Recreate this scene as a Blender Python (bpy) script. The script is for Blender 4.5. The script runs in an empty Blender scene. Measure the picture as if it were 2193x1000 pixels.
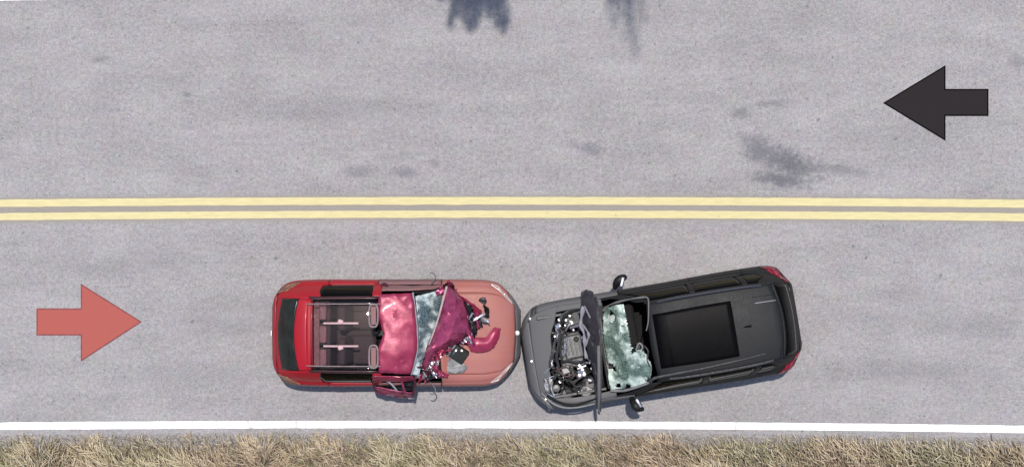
import bpy, bmesh, math, random
import numpy as np
from mathutils import Vector, Matrix, noise

random.seed(7)
rng = np.random.default_rng(7)
R = math.radians
scene = bpy.context.scene
COL = scene.collection

# ------------------------------------------------------------------ camera
CAM_H = 40.0
PPM = 120.0                                   # photograph pixels per metre on the ground
cam_d = bpy.data.cameras.new("camera")
cam = bpy.data.objects.new("camera", cam_d)
COL.objects.link(cam)
cam.location = (0, 0, CAM_H)
cam.rotation_euler = (0, 0, 0)
cam_d.sensor_width = 36
cam_d.lens = 36 * CAM_H / (2193 / PPM)
cam_d.clip_end = 2000
scene.camera = cam

# ------------------------------------------------------------------ sky, sun, exposure
SUN_EL, SUN_AZ = R(79), R(4)                  # high summer sun, from beyond the far verge
world = bpy.data.worlds.new("World")
scene.world = world
world.use_nodes = True
wn = world.node_tree
sky = wn.nodes.new("ShaderNodeTexSky")
sky.sky_type = 'NISHITA'
sky.sun_disc = False
sky.sun_elevation = SUN_EL
sky.sun_rotation = SUN_AZ
sky.air_density = 1.0
sky.dust_density = 1.3
bg = wn.nodes["Background"]
bg.inputs[1].default_value = 0.12
wn.links.new(sky.outputs[0], bg.inputs[0])
sd = bpy.data.lights.new("sun", 'SUN')
sd.energy = 3.6
sd.angle = R(0.9)
sd.color = (1.0, 0.95, 0.88)
sun = bpy.data.objects.new("sun", sd)
COL.objects.link(sun)
sdir = Vector((math.sin(SUN_AZ) * math.cos(SUN_EL), math.cos(SUN_AZ) * math.cos(SUN_EL), math.sin(SUN_EL)))
sun.rotation_euler = sdir.to_track_quat('Z', 'Y').to_euler()
sun.location = sdir * 60
scene.view_settings.view_transform = 'Standard'
scene.view_settings.look = 'None'
scene.view_settings.gamma = 1
scene.view_settings.exposure = 0.47
scene.render.engine = 'CYCLES'
scene.cycles.max_bounces = 8
scene.cycles.transparent_max_bounces = 12


def at(x, y, h=0.0):
    """place seen at photograph pixel x, y when it lies h metres above the road"""
    k = (CAM_H - h) / CAM_H / PPM
    return Vector(((x - 1096.5) * k, (500 - y) * k, h))


# ------------------------------------------------------------------ material helpers
class NT:
    def __init__(s, name):
        s.m = bpy.data.materials.new(name)
        s.m.use_nodes = True
        s.t = s.m.node_tree
        s.n = s.t.nodes
        s.b = s.n["Principled BSDF"]
        s.out = s.n["Material Output"]

    def new(s, k, **kw):
        n = s.n.new(k)
        for a, v in kw.items():
            setattr(n, a, v)
        return n

    def put(s, inp, v):
        if isinstance(v, bpy.types.NodeSocket):
            s.t.links.new(v, inp)
        elif isinstance(v, (tuple, list)) and len(v) == 3 and inp.type == 'RGBA':
            inp.default_value = (*v, 1)
        else:
            inp.default_value = v

    def math(s, op, a, b=0.0, c=None, clamp=False):
        n = s.new("ShaderNodeMath", operation=op, use_clamp=clamp)
        s.put(n.inputs[0], a)
        s.put(n.inputs[1], b)
        if c is not None:
            s.put(n.inputs[2], c)
        return n.outputs[0]

    def mix(s, f, a, b, mode='MIX'):
        n = s.new("ShaderNodeMix", data_type='RGBA', blend_type=mode)
        s.put(n.inputs[0], f)
        s.put(n.inputs[6], a)
        s.put(n.inputs[7], b)
        return n.outputs[2]

    def coord(s, kind='Object', scale=(1, 1, 1), loc=(0, 0, 0), rot=0.0):
        tc = s.new("ShaderNodeTexCoord")
        mp = s.new("ShaderNodeMapping")
        mp.inputs[1].default_value = loc
        mp.inputs[2].default_value = (0, 0, rot)
        mp.inputs[3].default_value = scale
        s.t.links.new(tc.outputs[kind], mp.inputs[0])
        return mp.outputs[0]

    def noise(s, vec, scale, detail=3.0, rough=0.55, col=False):
        n = s.new("ShaderNodeTexNoise")
        s.put(n.inputs["Vector"], vec)
        n.inputs["Scale"].default_value = scale
        n.inputs["Detail"].default_value = detail
        n.inputs["Roughness"].default_value = rough
        return n.outputs[1 if col else 0]

    def voro(s, vec, scale, feature='F1'):
        n = s.new("ShaderNodeTexVoronoi", feature=feature)
        s.put(n.inputs["Vector"], vec)
        n.inputs["Scale"].default_value = scale
        return n

    def ramp(s, v, lo, hi, a=0.0, b=1.0):
        n = s.new("ShaderNodeMapRange", interpolation_type='SMOOTHSTEP')
        s.put(n.inputs[0], v)
        for i, q in enumerate((lo, hi, a, b)):
            n.inputs[i + 1].default_value = q
        return n.outputs[0]

    def bump(s, h, strength=0.3, dist=0.01):
        n = s.new("ShaderNodeBump")
        n.inputs["Strength"].default_value = strength
        n.inputs["Distance"].default_value = dist
        s.put(n.inputs["Height"], h)
        s.t.links.new(n.outputs[0], s.b.inputs["Normal"])

    def base(s, c, rough=0.5, metal=0.0, coat=0.0, spec=0.5):
        s.put(s.b.inputs["Base Color"], c)
        s.put(s.b.inputs["Roughness"], rough)
        s.put(s.b.inputs["Metallic"], metal)
        s.put(s.b.inputs["Coat Weight"], coat)
        s.put(s.b.inputs["Coat Roughness"], 0.12)
        s.put(s.b.inputs["Specular IOR Level"], spec)
        return s.m


def paint(name, col, rough=0.35, metal=0.0, coat=0.5, dust=0.25, dust_col=(0.34, 0.31, 0.29), var=0.12, spec=0.5):
    n = NT(name)
    v = n.coord()
    big = n.noise(v, 2.2, 5, 0.65)
    fine = n.noise(v, 30, 3, 0.6)
    c = n.mix(n.math('MULTIPLY', n.math('SUBTRACT', big, 0.35), var * 3, clamp=True), col, tuple(x * 0.72 for x in col))
    d = n.math('MULTIPLY', n.ramp(n.math('MULTIPLY_ADD', fine, 0.4, n.math('MULTIPLY', big, 0.7)), 0.42, 0.75), dust)
    c = n.mix(d, c, dust_col)
    return n.base(c, n.math('MULTIPLY_ADD', d, 0.5, n.math('MULTIPLY_ADD', fine, 0.15, rough - 0.07)), metal, n.math('SUBTRACT', coat, n.math('MULTIPLY', d, coat), clamp=True), spec)


def crushed(name, col, deep, rough=0.34, metal=0.25):
    """stressed paint: dull scuffs, darker folds of colour and scratches down to bare steel"""
    n = NT(name)
    v = n.coord()
    big = n.noise(v, 4.5, 5, 0.7)
    scr = n.noise(n.coord(scale=(1, 9, 4), rot=0.5), 9, 4, 0.7)
    c = n.mix(n.ramp(big, 0.42, 0.66), col, deep)
    m = n.ramp(scr, 0.66, 0.74)
    c = n.mix(n.math('MULTIPLY', m, 0.55), c, (0.34, 0.22, 0.26))
    n.base(c, n.math('MULTIPLY_ADD', big, 0.35, rough - 0.14), metal, 0.12, 0.45)
    n.bump(n.math('ADD', big, n.math('MULTIPLY', scr, 0.3)), 0.25, 0.02)
    return n.m


def plain(name, col, rough=0.5, metal=0.0, var=0.3, scale=14.0, bump=0.0, spec=0.5):
    n = NT(name)
    v = n.coord()
    f = n.noise(v, scale, 4, 0.6)
    c = n.mix(n.ramp(f, 0.3, 0.7), tuple(x * (1 - var) for x in col), tuple(min(1, x * (1 + var)) for x in col))
    if bump:
        n.bump(f, bump, 0.01)
    return n.base(c, n.math('MULTIPLY_ADD', f, 0.3, rough - 0.15), metal, 0.0, spec)


def glass(name, tint, gloss=0.12, rough=0.03, ior=1.5):
    n = NT(name)
    n.n.remove(n.b)
    tr = n.new("ShaderNodeBsdfTransparent")
    tr.inputs[0].default_value = (*tint, 1)
    gl = n.new("ShaderNodeBsdfGlossy")
    f = n.noise(n.coord(), 9, 4, 0.6)
    n.put(gl.inputs["Roughness"], n.math('MULTIPLY_ADD', f, 0.03, rough))
    fr = n.new("ShaderNodeFresnel")
    fr.inputs[0].default_value = ior
    mx = n.new("ShaderNodeMixShader")
    n.put(mx.inputs[0], n.math('ADD', fr.outputs[0], gloss * 0.2, clamp=True))
    n.t.links.new(tr.outputs[0], mx.inputs[1])
    n.t.links.new(gl.outputs[0], mx.inputs[2])
    n.t.links.new(mx.outputs[0], n.out.inputs[0])
    return n.m


def shattered(name, pale, dark, open_=0.35, scale=22.0, bias=0.5, soft=4.0):
    """crazed laminated glass: frosted white crack clusters over tinted see-through film"""
    n = NT(name)
    v = n.coord()
    e = n.voro(v, scale, 'DISTANCE_TO_EDGE').outputs[0]
    big = n.noise(v, 3.4, soft, 0.62)
    cr = n.math('SUBTRACT', 1.0, n.ramp(e, 0.02, 0.20))
    fro = n.math('MAXIMUM', n.math('MULTIPLY', cr, 0.22), n.ramp(big, bias - 0.10, bias + 0.14))
    c = n.mix(fro, dark, pale)
    n.base(c, 0.35, 0.0, 0.1)
    n.put(n.b.inputs["Alpha"], n.math('MULTIPLY_ADD', fro, open_, 1 - open_, clamp=True))
    n.bump(n.math('ADD', e, big), 0.3, 0.015)
    return n.m


# ------------------------------------------------------------------ mesh helpers
class MB:
    def __init__(s):
        s.v, s.f = [], []

    def add(s, vs, fs):
        o = len(s.v)
        s.v += [Vector(p) for p in vs]
        s.f += [[i + o for i in f] for f in fs]
        return s

    def box(s, c, size, rot=None, taper=1.0):
        x, y, z = (q / 2 for q in size)
        m = rot if rot is not None else Matrix.Identity(3)
        vs = []
        for sz in (-1, 1):
            t = taper if sz > 0 else 1
            for sx, sy in ((-1, -1), (1, -1), (1, 1), (-1, 1)):
                vs.append(Vector(c) + m @ Vector((sx * x * t, sy * y * t, sz * z)))
        return s.add(vs, [(3, 2, 1, 0), (4, 5, 6, 7), (0, 1, 5, 4), (1, 2, 6, 5), (2, 3, 7, 6), (3, 0, 4, 7)])

    def tube(s, pts, r, n=7, smooth=3, flat=1.0):
        pts = spline([Vector(p) for p in pts], smooth)
        if not callable(r):
            r0 = r
            r = lambda t: r0
        vs, fs = [], []
        for i, p in enumerate(pts):
            d = (pts[min(i + 1, len(pts) - 1)] - pts[max(i - 1, 0)]).normalized()
            a = d.cross(Vector((0, 0, 1)))
            if a.length < 1e-3:
                a = Vector((1, 0, 0))
            a.normalize()
            b = a.cross(d).normalized()
            rr = r(i / (len(pts) - 1))
            for k in range(n):
                t = 2 * math.pi * k / n
                vs.append(p + a * math.cos(t) * rr + b * math.sin(t) * rr * flat)
        for i in range(len(pts) - 1):
            for k in range(n):
                k2 = (k + 1) % n
                fs.append((i * n + k, i * n + k2, (i + 1) * n + k2, (i + 1) * n + k))
        fs.append(tuple(range(n))[::-1])
        fs.append(tuple((len(pts) - 1) * n + k for k in range(n)))
        return s.add(vs, fs)

    def lathe(s, prof, c=(0, 0, 0), n=24, axis='Z', rot=None):
        vs, fs = [], []
        for (r, z) in prof:
            for k in range(n):
                t = 2 * math.pi * k / n
                p = Vector((r * math.cos(t), r * math.sin(t), z))
                if axis == 'Y':
                    p = Vector((p.x, p.z, -p.y))
                if rot is not None:
                    p = rot @ p
                vs.append(Vector(c) + p)
        for i in range(len(prof) - 1):
            for k in range(n):
                k2 = (k + 1) % n
                fs.append((i * n + k, i * n + k2, (i + 1) * n + k2, (i + 1) * n + k))
        fs.append(tuple(range(n))[::-1])
        fs.append(tuple((len(prof) - 1) * n + k for k in range(n)))
        return s.add(vs, fs)

    def grid(s, rows):
        h, w = len(rows), len(rows[0])
        vs = [p for r in rows for p in r]
        fs = [(i * w + j, i * w + j + 1, (i + 1) * w + j + 1, (i + 1) * w + j) for i in range(h - 1) for j in range(w - 1)]
        return s.add(vs, fs)

    def build(s, name, mat, parent=None, smooth=True, thick=0.0, bevel=0.0, sub=0, angle=40):
        me = bpy.data.meshes.new(name)
        me.from_pydata([tuple(p) for p in s.v], [], s.f)
        me.materials.append(mat)
        me.polygons.foreach_set("use_smooth", [smooth] * len(me.polygons))
        me.update()
        if smooth and angle:
            me.set_sharp_from_angle(angle=R(angle))
        o = bpy.data.objects.new(name, me)
        COL.objects.link(o)
        if parent is not None:
            o.parent = parent
        if thick:
            m = o.modifiers.new("thickness", 'SOLIDIFY')
            m.thickness = thick
            m.offset = -1
        if bevel:
            m = o.modifiers.new("bevel", 'BEVEL')
            m.width = bevel
            m.segments = 2
            m.limit_method = 'ANGLE'
        if sub:
            m = o.modifiers.new("subsurf", 'SUBSURF')
            m.levels = m.render_levels = sub
        return o


def spline(pts, sub):
    if sub <= 1 or len(pts) < 3:
        return pts
    out = []
    for i in range(len(pts) - 1):
        p0, p1, p2, p3 = pts[max(i - 1, 0)], pts[i], pts[i + 1], pts[min(i + 2, len(pts) - 1)]
        for k in range(sub):
            t = k / sub
            out.append(0.5 * ((2 * p1) + (p2 - p0) * t + (2 * p0 - 5 * p1 + 4 * p2 - p3) * t * t + (3 * p1 - p0 - 3 * p2 + p3) * t ** 3))
    out.append(pts[-1])
    return out


def tag(o, label=None, cat=None, group=None, kind=None):
    for k, v in (("label", label), ("category", cat), ("group", group), ("kind", kind)):
        if v:
            o[k] = v
    return o


def empty(name, loc, rz, label, cat):
    o = bpy.data.objects.new(name, None)
    COL.objects.link(o)
    o.location = loc
    o.rotation_euler = (0, 0, rz)
    o.empty_display_size = 0.2
    return tag(o, label, cat)


def crease(p, f, seed=0.0):
    """sharp-folded relief in -1..1, like crushed sheet metal"""
    q = Vector(p) * f + Vector((seed, seed * 1.7, -seed))
    a = abs(noise.noise(q)) * 2.2
    b = abs(noise.noise(q * 2.3 + Vector((5, 1, 9)))) * 1.1
    return 0.9 - a - 0.5 * b


# ------------------------------------------------------------------ setting: road, markings, ground
def bend(x, left, mid, right):
    """sideways place (px) of a marking that bends gently along the road; straight beyond the frame"""
    xx = max(-11.0, min(11.0, x))
    t = xx / 9.1375
    y = mid + (right - left) / 2 * t + ((left + right) / 2 - mid) * t * t
    return y + (x - xx) * ((right - left) / 2 / 9.1375) * 0.3


def road_material():
    n = NT("asphalt")
    v = n.coord()
    grain = n.noise(v, 30, 2, 0.7)
    grain2 = n.noise(v, 13, 3, 0.65)
    fine = n.noise(v, 80, 1, 0.5)
    mott = n.noise(v, 1.6, 5, 0.65)
    lane = n.noise(n.coord(scale=(0.22, 1.3, 1)), 1.5, 4, 0.6)
    hue = n.noise(n.coord(loc=(7, 3, 0)), 4.5, 4, 0.7, col=True)
    val = n.math('MULTIPLY_ADD', n.math('SUBTRACT', grain, 0.5), 1.05, 1.0)
    val = n.math('MULTIPLY_ADD', n.math('SUBTRACT', grain2, 0.5), 0.75, val)
    val = n.math('MULTIPLY_ADD', n.math('SUBTRACT', fine, 0.5), 0.5, val)
    val = n.math('MULTIPLY_ADD', n.math('SUBTRACT', mott, 0.5), 0.36, val)
    val = n.math('MULTIPLY_ADD', n.math('SUBTRACT', lane, 0.5), 0.50, val)
    # exposed dark and pale stones
    vo = n.voro(v, 11)
    pick = n.new("ShaderNodeSeparateColor")
    n.t.links.new(vo.outputs["Color"], pick.inputs[0])
    dist = n.math('MULTIPLY_ADD', grain, 0.12, vo.outputs["Distance"])
    dark = n.math('MULTIPLY', n.math('GREATER_THAN', pick.outputs[0], 0.90), n.math('SUBTRACT', 1.0, n.ramp(dist, 0.16, 0.38)))
    pale = n.math('MULTIPLY', n.math('GREATER_THAN', pick.outputs[1], 0.88), n.math('SUBTRACT', 1.0, n.ramp(dist, 0.12, 0.30)))
    val = n.math('SUBTRACT', val, n.math('MULTIPLY', dark, 0.30))
    val = n.math('MULTIPLY_ADD', pale, 0.26, val)
    col = n.mix(0.10, (0.232, 0.220, 0.222), hue, 'OVERLAY')
    vm = n.new("ShaderNodeVectorMath", operation='SCALE')
    n.put(vm.inputs[0], col)
    n.put(vm.inputs["Scale"], val)
    col = vm.outputs[0]
    # blue-grey far-lane patch, stains, tar drips and worn tracks: ragged dark ellipses
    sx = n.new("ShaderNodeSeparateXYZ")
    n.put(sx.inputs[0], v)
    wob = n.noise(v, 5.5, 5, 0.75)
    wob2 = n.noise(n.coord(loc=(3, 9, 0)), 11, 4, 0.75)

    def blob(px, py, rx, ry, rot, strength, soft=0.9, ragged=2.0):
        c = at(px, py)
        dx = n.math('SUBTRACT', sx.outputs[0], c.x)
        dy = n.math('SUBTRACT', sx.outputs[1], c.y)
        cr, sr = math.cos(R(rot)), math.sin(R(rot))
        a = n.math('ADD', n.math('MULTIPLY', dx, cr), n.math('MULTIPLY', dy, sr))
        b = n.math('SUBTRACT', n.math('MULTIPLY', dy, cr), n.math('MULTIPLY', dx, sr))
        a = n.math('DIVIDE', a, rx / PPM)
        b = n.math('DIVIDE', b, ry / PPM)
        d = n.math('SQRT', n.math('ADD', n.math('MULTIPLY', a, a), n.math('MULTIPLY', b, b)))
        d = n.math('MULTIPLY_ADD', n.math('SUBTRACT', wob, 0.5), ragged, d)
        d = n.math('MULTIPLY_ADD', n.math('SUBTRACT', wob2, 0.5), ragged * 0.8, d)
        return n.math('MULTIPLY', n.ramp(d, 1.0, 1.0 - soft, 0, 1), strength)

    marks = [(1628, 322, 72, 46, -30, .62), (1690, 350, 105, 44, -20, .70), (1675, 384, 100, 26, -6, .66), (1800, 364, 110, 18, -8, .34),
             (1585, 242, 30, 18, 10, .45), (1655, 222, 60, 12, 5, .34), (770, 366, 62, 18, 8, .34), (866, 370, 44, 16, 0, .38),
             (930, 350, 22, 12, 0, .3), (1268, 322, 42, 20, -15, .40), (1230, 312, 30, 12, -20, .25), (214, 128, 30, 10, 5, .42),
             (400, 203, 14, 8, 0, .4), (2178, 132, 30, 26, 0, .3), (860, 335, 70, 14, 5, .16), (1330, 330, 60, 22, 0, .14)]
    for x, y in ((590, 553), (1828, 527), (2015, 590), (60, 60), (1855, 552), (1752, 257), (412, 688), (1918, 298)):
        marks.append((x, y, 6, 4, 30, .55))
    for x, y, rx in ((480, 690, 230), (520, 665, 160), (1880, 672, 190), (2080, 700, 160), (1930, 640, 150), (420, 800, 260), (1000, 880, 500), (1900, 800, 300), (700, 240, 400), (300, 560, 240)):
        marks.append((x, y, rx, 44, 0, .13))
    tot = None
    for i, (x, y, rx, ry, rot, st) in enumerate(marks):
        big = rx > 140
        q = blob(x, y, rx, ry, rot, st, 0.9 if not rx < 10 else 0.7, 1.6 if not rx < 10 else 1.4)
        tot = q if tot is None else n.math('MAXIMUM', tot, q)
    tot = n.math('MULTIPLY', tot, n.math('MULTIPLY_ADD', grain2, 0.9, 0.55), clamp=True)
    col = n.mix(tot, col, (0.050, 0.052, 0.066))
    yy = n.math('ADD', sx.outputs[1], n.math('MULTIPLY', n.math('MULTIPLY', sx.outputs[0], sx.outputs[0]), 0.0006))
    tan = n.ramp(n.math('ABSOLUTE', n.math('SUBTRACT', yy, at(0, 445).y)), 0.29, 0.17, 0, 1)
    col = n.mix(n.math('MULTIPLY', tan, n.math('MULTIPLY_ADD', grain2, 0.6, 0.4)), col, (0.215, 0.190, 0.155))
    n.base(col, 0.9, 0, 0, 0.25)
    n.bump(n.math('ADD', grain, n.math('MULTIPLY', fine, 0.5)), 0.35, 0.006)
    return n.m


def line_material(name, col, wear, cracks, under=(0.24, 0.225, 0.2)):
    n = NT(name)
    v = n.coord()
    g = n.noise(v, 26, 4, 0.75)
    s = n.noise(n.coord(scale=(0.12, 1, 1)), 30, 4, 0.7)
    b = n.noise(v, 1.3, 4, 0.6)
    m = n.math('ADD', n.math('MULTIPLY', g, 0.55), n.math('ADD', n.math('MULTIPLY', s, 0.35), n.math('MULTIPLY', b, 0.3)))
    w = n.ramp(m, wear - 0.12, wear + 0.03, 1, 0)
    ch = n.voro(v, 3.1)
    chip = n.math('SUBTRACT', 1.0, n.ramp(n.math('MULTIPLY_ADD', g, 0.25, ch.outputs["Distance"]), 0.14, 0.2))
    ck = n.voro(n.coord(scale=(1, 0.12, 1)), 1.1, 'DISTANCE_TO_EDGE')
    crack = n.math('SUBTRACT', 1.0, n.ramp(n.math('MULTIPLY_ADD', g, 0.01, ck.outputs[0]), 0.006, 0.016))
    w = n.math('MAXIMUM', n.math('MULTIPLY', w, 0.65), n.math('MULTIPLY', chip, 0.55))
    w = n.math('MAXIMUM', w, n.math('MULTIPLY', crack, cracks))
    c = n.mix(n.ramp(s, 0.3, 0.7), col, tuple(x * 0.86 for x in col))
    n.base(n.mix(w, c, under), 0.8, 0, 0, 0.3)
    n.bump(g, 0.2, 0.004)
    return n.m


M = {}
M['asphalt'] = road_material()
M['white_line'] = line_material("white_road_paint", (0.78, 0.78, 0.77), 0.42, 0.55)
M['yellow_line'] = line_material("yellow_road_paint", (0.50, 0.440, 0.235), 0.45, 0.0)

EDGE_S = (937, 932, 943)
EDGE_N = (-30, -44, -40)
XS = [-70 + 0.25 * i for i in range(561)]


def strip(name, lo, hi, z, mat, xs=None, jit=0.0, nrow=1, jit_hi=0.0):
    rows = []
    xs = xs or XS
    for k in range(nrow + 1):
        r = []
        for x in xs:
            a, b = at(0, bend(x, *lo)).y, at(0, bend(x, *hi)).y
            if jit:
                a += jit * noise.fractal(Vector((x * 2.4, 3.1, 0)), 1.0, 2.0, 4)
            if jit_hi:
                b += jit_hi * noise.fractal(Vector((x * 3.0, 8.1, 0)), 1.0, 2.0, 4)
            r.append(Vector((x, a + (b - a) * k / nrow, z)))
        rows.append(r)
    return MB().grid(rows).build(name, mat, None, False)


fine_x = [-14 + 0.05 * i for i in range(561)]
fine_x = [x for x in XS if x < -14] + fine_x + [x for x in XS if x > 14]
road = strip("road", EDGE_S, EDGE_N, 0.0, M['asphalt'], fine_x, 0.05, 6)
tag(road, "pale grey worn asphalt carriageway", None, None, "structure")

for nm, lo, hi, m, lab in (("edge_line", (920, 916.5, 926.5), (904, 901, 911), 'white_line', "white line along the dry grass verge"),
                           ("edge_line", (2.5, -14, -16), (-13, -30, -32), 'white_line', "white line at the far edge of the road"),
                           ("centre_line", (443.5, 438.5, 445), (427.5, 422, 428), 'yellow_line', "upper of the two yellow centre lines"),
                           ("centre_line", (472, 466.5, 474), (456.5, 451, 457), 'yellow_line', "lower of the two yellow centre lines")):
    tag(strip(nm, lo, hi, 0.004, M[m], fine_x, 0.006, 1, 0.006), lab, None, None, "structure")


def ground_material():
    n = NT("dry_soil")
    v = n.coord()
    a = n.noise(v, 3.0, 6, 0.7)
    b = n.noise(v, 24, 4, 0.7)
    c = n.mix(n.ramp(a, 0.35, 0.65), (0.13, 0.11, 0.09), (0.23, 0.205, 0.165))
    c = n.mix(n.ramp(b, 0.4, 0.7), c, (0.07, 0.055, 0.04))
    n.base(c, 0.95, 0, 0, 0.2)
    n.bump(b, 0.6, 0.03)
    return n.m


M['soil'] = ground_material()
g = MB()
xs = [-500, -200, -80, -40, -20] + [-14 + 0.25 * i for i in range(113)] + [20, 40, 80, 200, 500]
ys = [-500, -200, -80, -40, -20, -12] + [-8 + 0.2 * i for i in range(26)] + [0, 4, 5, 6, 7, 8, 10, 14, 20, 40, 80, 200, 500]
rows = []
for y in ys:
    r = []
    for x in xs:
        z = -0.03
        if y < -3.3 or y > 4.6:
            z += 0.035 * noise.fractal(Vector((x * 0.9, y * 1.6, 0)), 1, 2, 4) - 0.02
        r.append(Vector((x, y, -0.007 if -3.95 < y < -3.2 else min(z, -0.012))))
    rows.append(r)
tag(g.grid(rows).build("ground", M['soil'], None, True, angle=0), "bare dry soil under the verge grass", None, None, "structure")


# gravel and dry grass along the verges
def gravel_material():
    n = NT("verge_gravel")
    at_ = n.new("ShaderNodeAttribute", attribute_name="tint")
    n.base(at_.outputs[0], 0.9, 0, 0, 0.2)
    return n.m


M['gravel'] = gravel_material()


def tinted_mesh(name, verts, faces, tints, mat):
    me = bpy.data.meshes.new(name)
    me.from_pydata(verts, [], faces)
    a = me.color_attributes.new("tint", 'FLOAT_COLOR', 'POINT')
    a.data.foreach_set("color", np.asarray(tints, dtype=np.float32).ravel())
    me.materials.append(mat)
    me.update()
    o = bpy.data.objects.new(name, me)
    COL.objects.link(o)
    return o


def gravel(name, lo, n, sgn):
    vs, fs, ts = [], [], []
    base = [(-1, -1, 0), (1, -1, 0), (1, 1, 0), (-1, 1, 0), (0, 0, 1)]
    for i in range(n):
        x = rng.uniform(-12, 12)
        y = at(0, bend(x, *lo)).y + sgn * (abs(rng.normal(0, 0.13)) - 0.05)
        s = rng.uniform(0.006, 0.02)
        a = rng.uniform(0, 6.28)
        t = rng.uniform(0.17, 0.36)
        o = len(vs)
        for bx, by, bz in base:
            qx, qy = bx * s * rng.uniform(.6, 1.2), by * s * rng.uniform(.5, 1)
            vs.append((x + qx * math.cos(a) - qy * math.sin(a), y + qx * math.sin(a) + qy * math.cos(a), -0.012 + bz * s * 1.1 + 0.006))
            ts.append((t * 1.03, t * 0.97, t * 0.93, 1))
        fs += [(o, o + 1, o + 4), (o + 1, o + 2, o + 4), (o + 2, o + 3, o + 4), (o + 3, o, o + 4)]
    return tinted_mesh(name, vs, fs, ts, M['gravel'])


tag(gravel("gravel", EDGE_S, 20000, -1), "loose pale gravel between asphalt and dry grass", "gravel", None, "stuff")


def grass_material():
    n = NT("dry_grass_blades")
    at_ = n.new("ShaderNodeAttribute", attribute_name="tint")
    n.base(at_.outputs[0], 0.75, 0, 0, 0.25)
    n.put(n.b.inputs["Subsurface Weight"], 0.0)
    return n.m


M['grass'] = grass_material()
STRAW = np.array([(0.35, 0.280, 0.175), (0.45, 0.375, 0.255), (0.25, 0.19, 0.125), (0.26, 0.235, 0.13), (0.14, 0.10, 0.068), (0.45, 0.385, 0.285), (0.18, 0.17, 0.095)])


def grass(name, edge, depth, sgn, dens, xr=11.5):
    n = int(dens * depth * 2 * xr)
    x = rng.uniform(-xr, xr, n)
    d = rng.uniform(0, 1, n) ** 1.15 * depth
    vs = np.zeros((n, 7, 3))
    ts = np.zeros((n, 7, 4))
    keep = np.ones(n, bool)
    for i in range(n):
        e = at(0, bend(x[i], *edge)).y
        cl = noise.fractal(Vector((x[i] * 1.7, d[i] * 2.5, 4.0)), 1, 2, 4)
        near = d[i] / 0.30
        tone = max(-1, min(1, 3 * noise.noise(Vector((x[i] * .6, d[i], 9)))))
        if near < 1 and rng.uniform() > 0.10 + 0.75 * near + 0.5 * cl:
            keep[i] = False
            continue
        y = e + sgn * (d[i] + 0.01)
        L = rng.uniform(0.13, 0.36) * (0.5 + 0.6 * min(1, near)) * (1 + 0.5 * cl)
        ang = rng.normal(2.25 if noise.noise(Vector((x[i] * 0.8, 2, 2))) > -0.3 else 1.1, 0.5)
        lean = rng.uniform(0.55, 1.25)
        dx, dy = math.cos(ang), math.sin(ang)
        w = rng.uniform(0.004, 0.010)
        px_, py_ = -dy * w, dx * w
        z0 = -0.03
        up, out = math.cos(lean), math.sin(lean)
        dr = rng.uniform(0.0, 0.35)
        p1 = (x[i] + dx * L * .45 * out * .7, y + dy * L * .45 * out * .7, z0 + L * .45 * (up + .3))
        p2 = (p1[0] + dx * L * .35 * out, p1[1] + dy * L * .35 * out, p1[2] + L * .35 * up * (1 - dr))
        p3 = (p2[0] + dx * L * .25, p2[1] + dy * L * .25, p2[2] - L * .1 * dr)
        for k, (p, ww) in enumerate((((x[i], y, z0), 1), (p1, .9), (p2, .6))):
            vs[i, 2 * k] = (p[0] - px_ * ww, p[1] - py_ * ww, p[2])
            vs[i, 2 * k + 1] = (p[0] + px_ * ww, p[1] + py_ * ww, p[2])
        vs[i, 6] = p3
        wts = np.array([1.0, .9 + cl, .8, max(0.05, .55 - cl), max(.05, .6 - 1.2 * cl), .5 + cl * .5, max(0.05, .35 - cl)])
        wts = np.clip(wts, .03, None)
        c = STRAW[rng.choice(7, p=wts / wts.sum())] * rng.uniform(.75, 1.2) * np.array([1.0, 1.0 - .05 * tone, 1.0 - .02 * tone]) * (1 + .12 * cl)
        ts[i, :, :3] = c
        ts[i, :, 3] = 1
    vs, ts = vs[keep], ts[keep]
    m = len(vs)
    o = (np.arange(m) * 7)[:, None]
    quads = np.concatenate([o + np.array([[0, 1, 3, 2]]), o + np.array([[2, 3, 5, 4]])]).tolist()
    tris = (o + np.array([[4, 5, 6]])).tolist()
    return tinted_mesh(name, vs.reshape(-1, 3).tolist(), quads + tris, ts.reshape(-1, 4), M['grass'])


tag(grass("dry_grass", EDGE_S, 2.4, -1, 900), "straw coloured dry grass of the verge below the white line", "grass", None, "stuff")
tag(grass("dry_grass", EDGE_N, 1.6, 1, 260), "dry grass of the far verge beyond the road", "grass", None, "stuff")

# ------------------------------------------------------------------ direction arrows laid on the lanes
M['arrow_black'] = paint("black_arrow_paint", (0.0185, 0.0158, 0.0165), 0.9, 0, 0, 0.03, (0.05, 0.045, 0.045), 0.2, 0.05)
M['arrow_black_rim'] = plain("black_arrow_rim", (0.002, 0.002, 0.003), 0.9, spec=0.02)
M['arrow_red'] = paint("red_arrow_paint", (0.290, 0.072, 0.058), 0.85, 0, 0, 0.08, (0.27, 0.12, 0.11), 0.15, 0.2)
M['arrow_red_rim'] = plain("red_arrow_rim", (0.15, 0.035, 0.038), 0.85)


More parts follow.
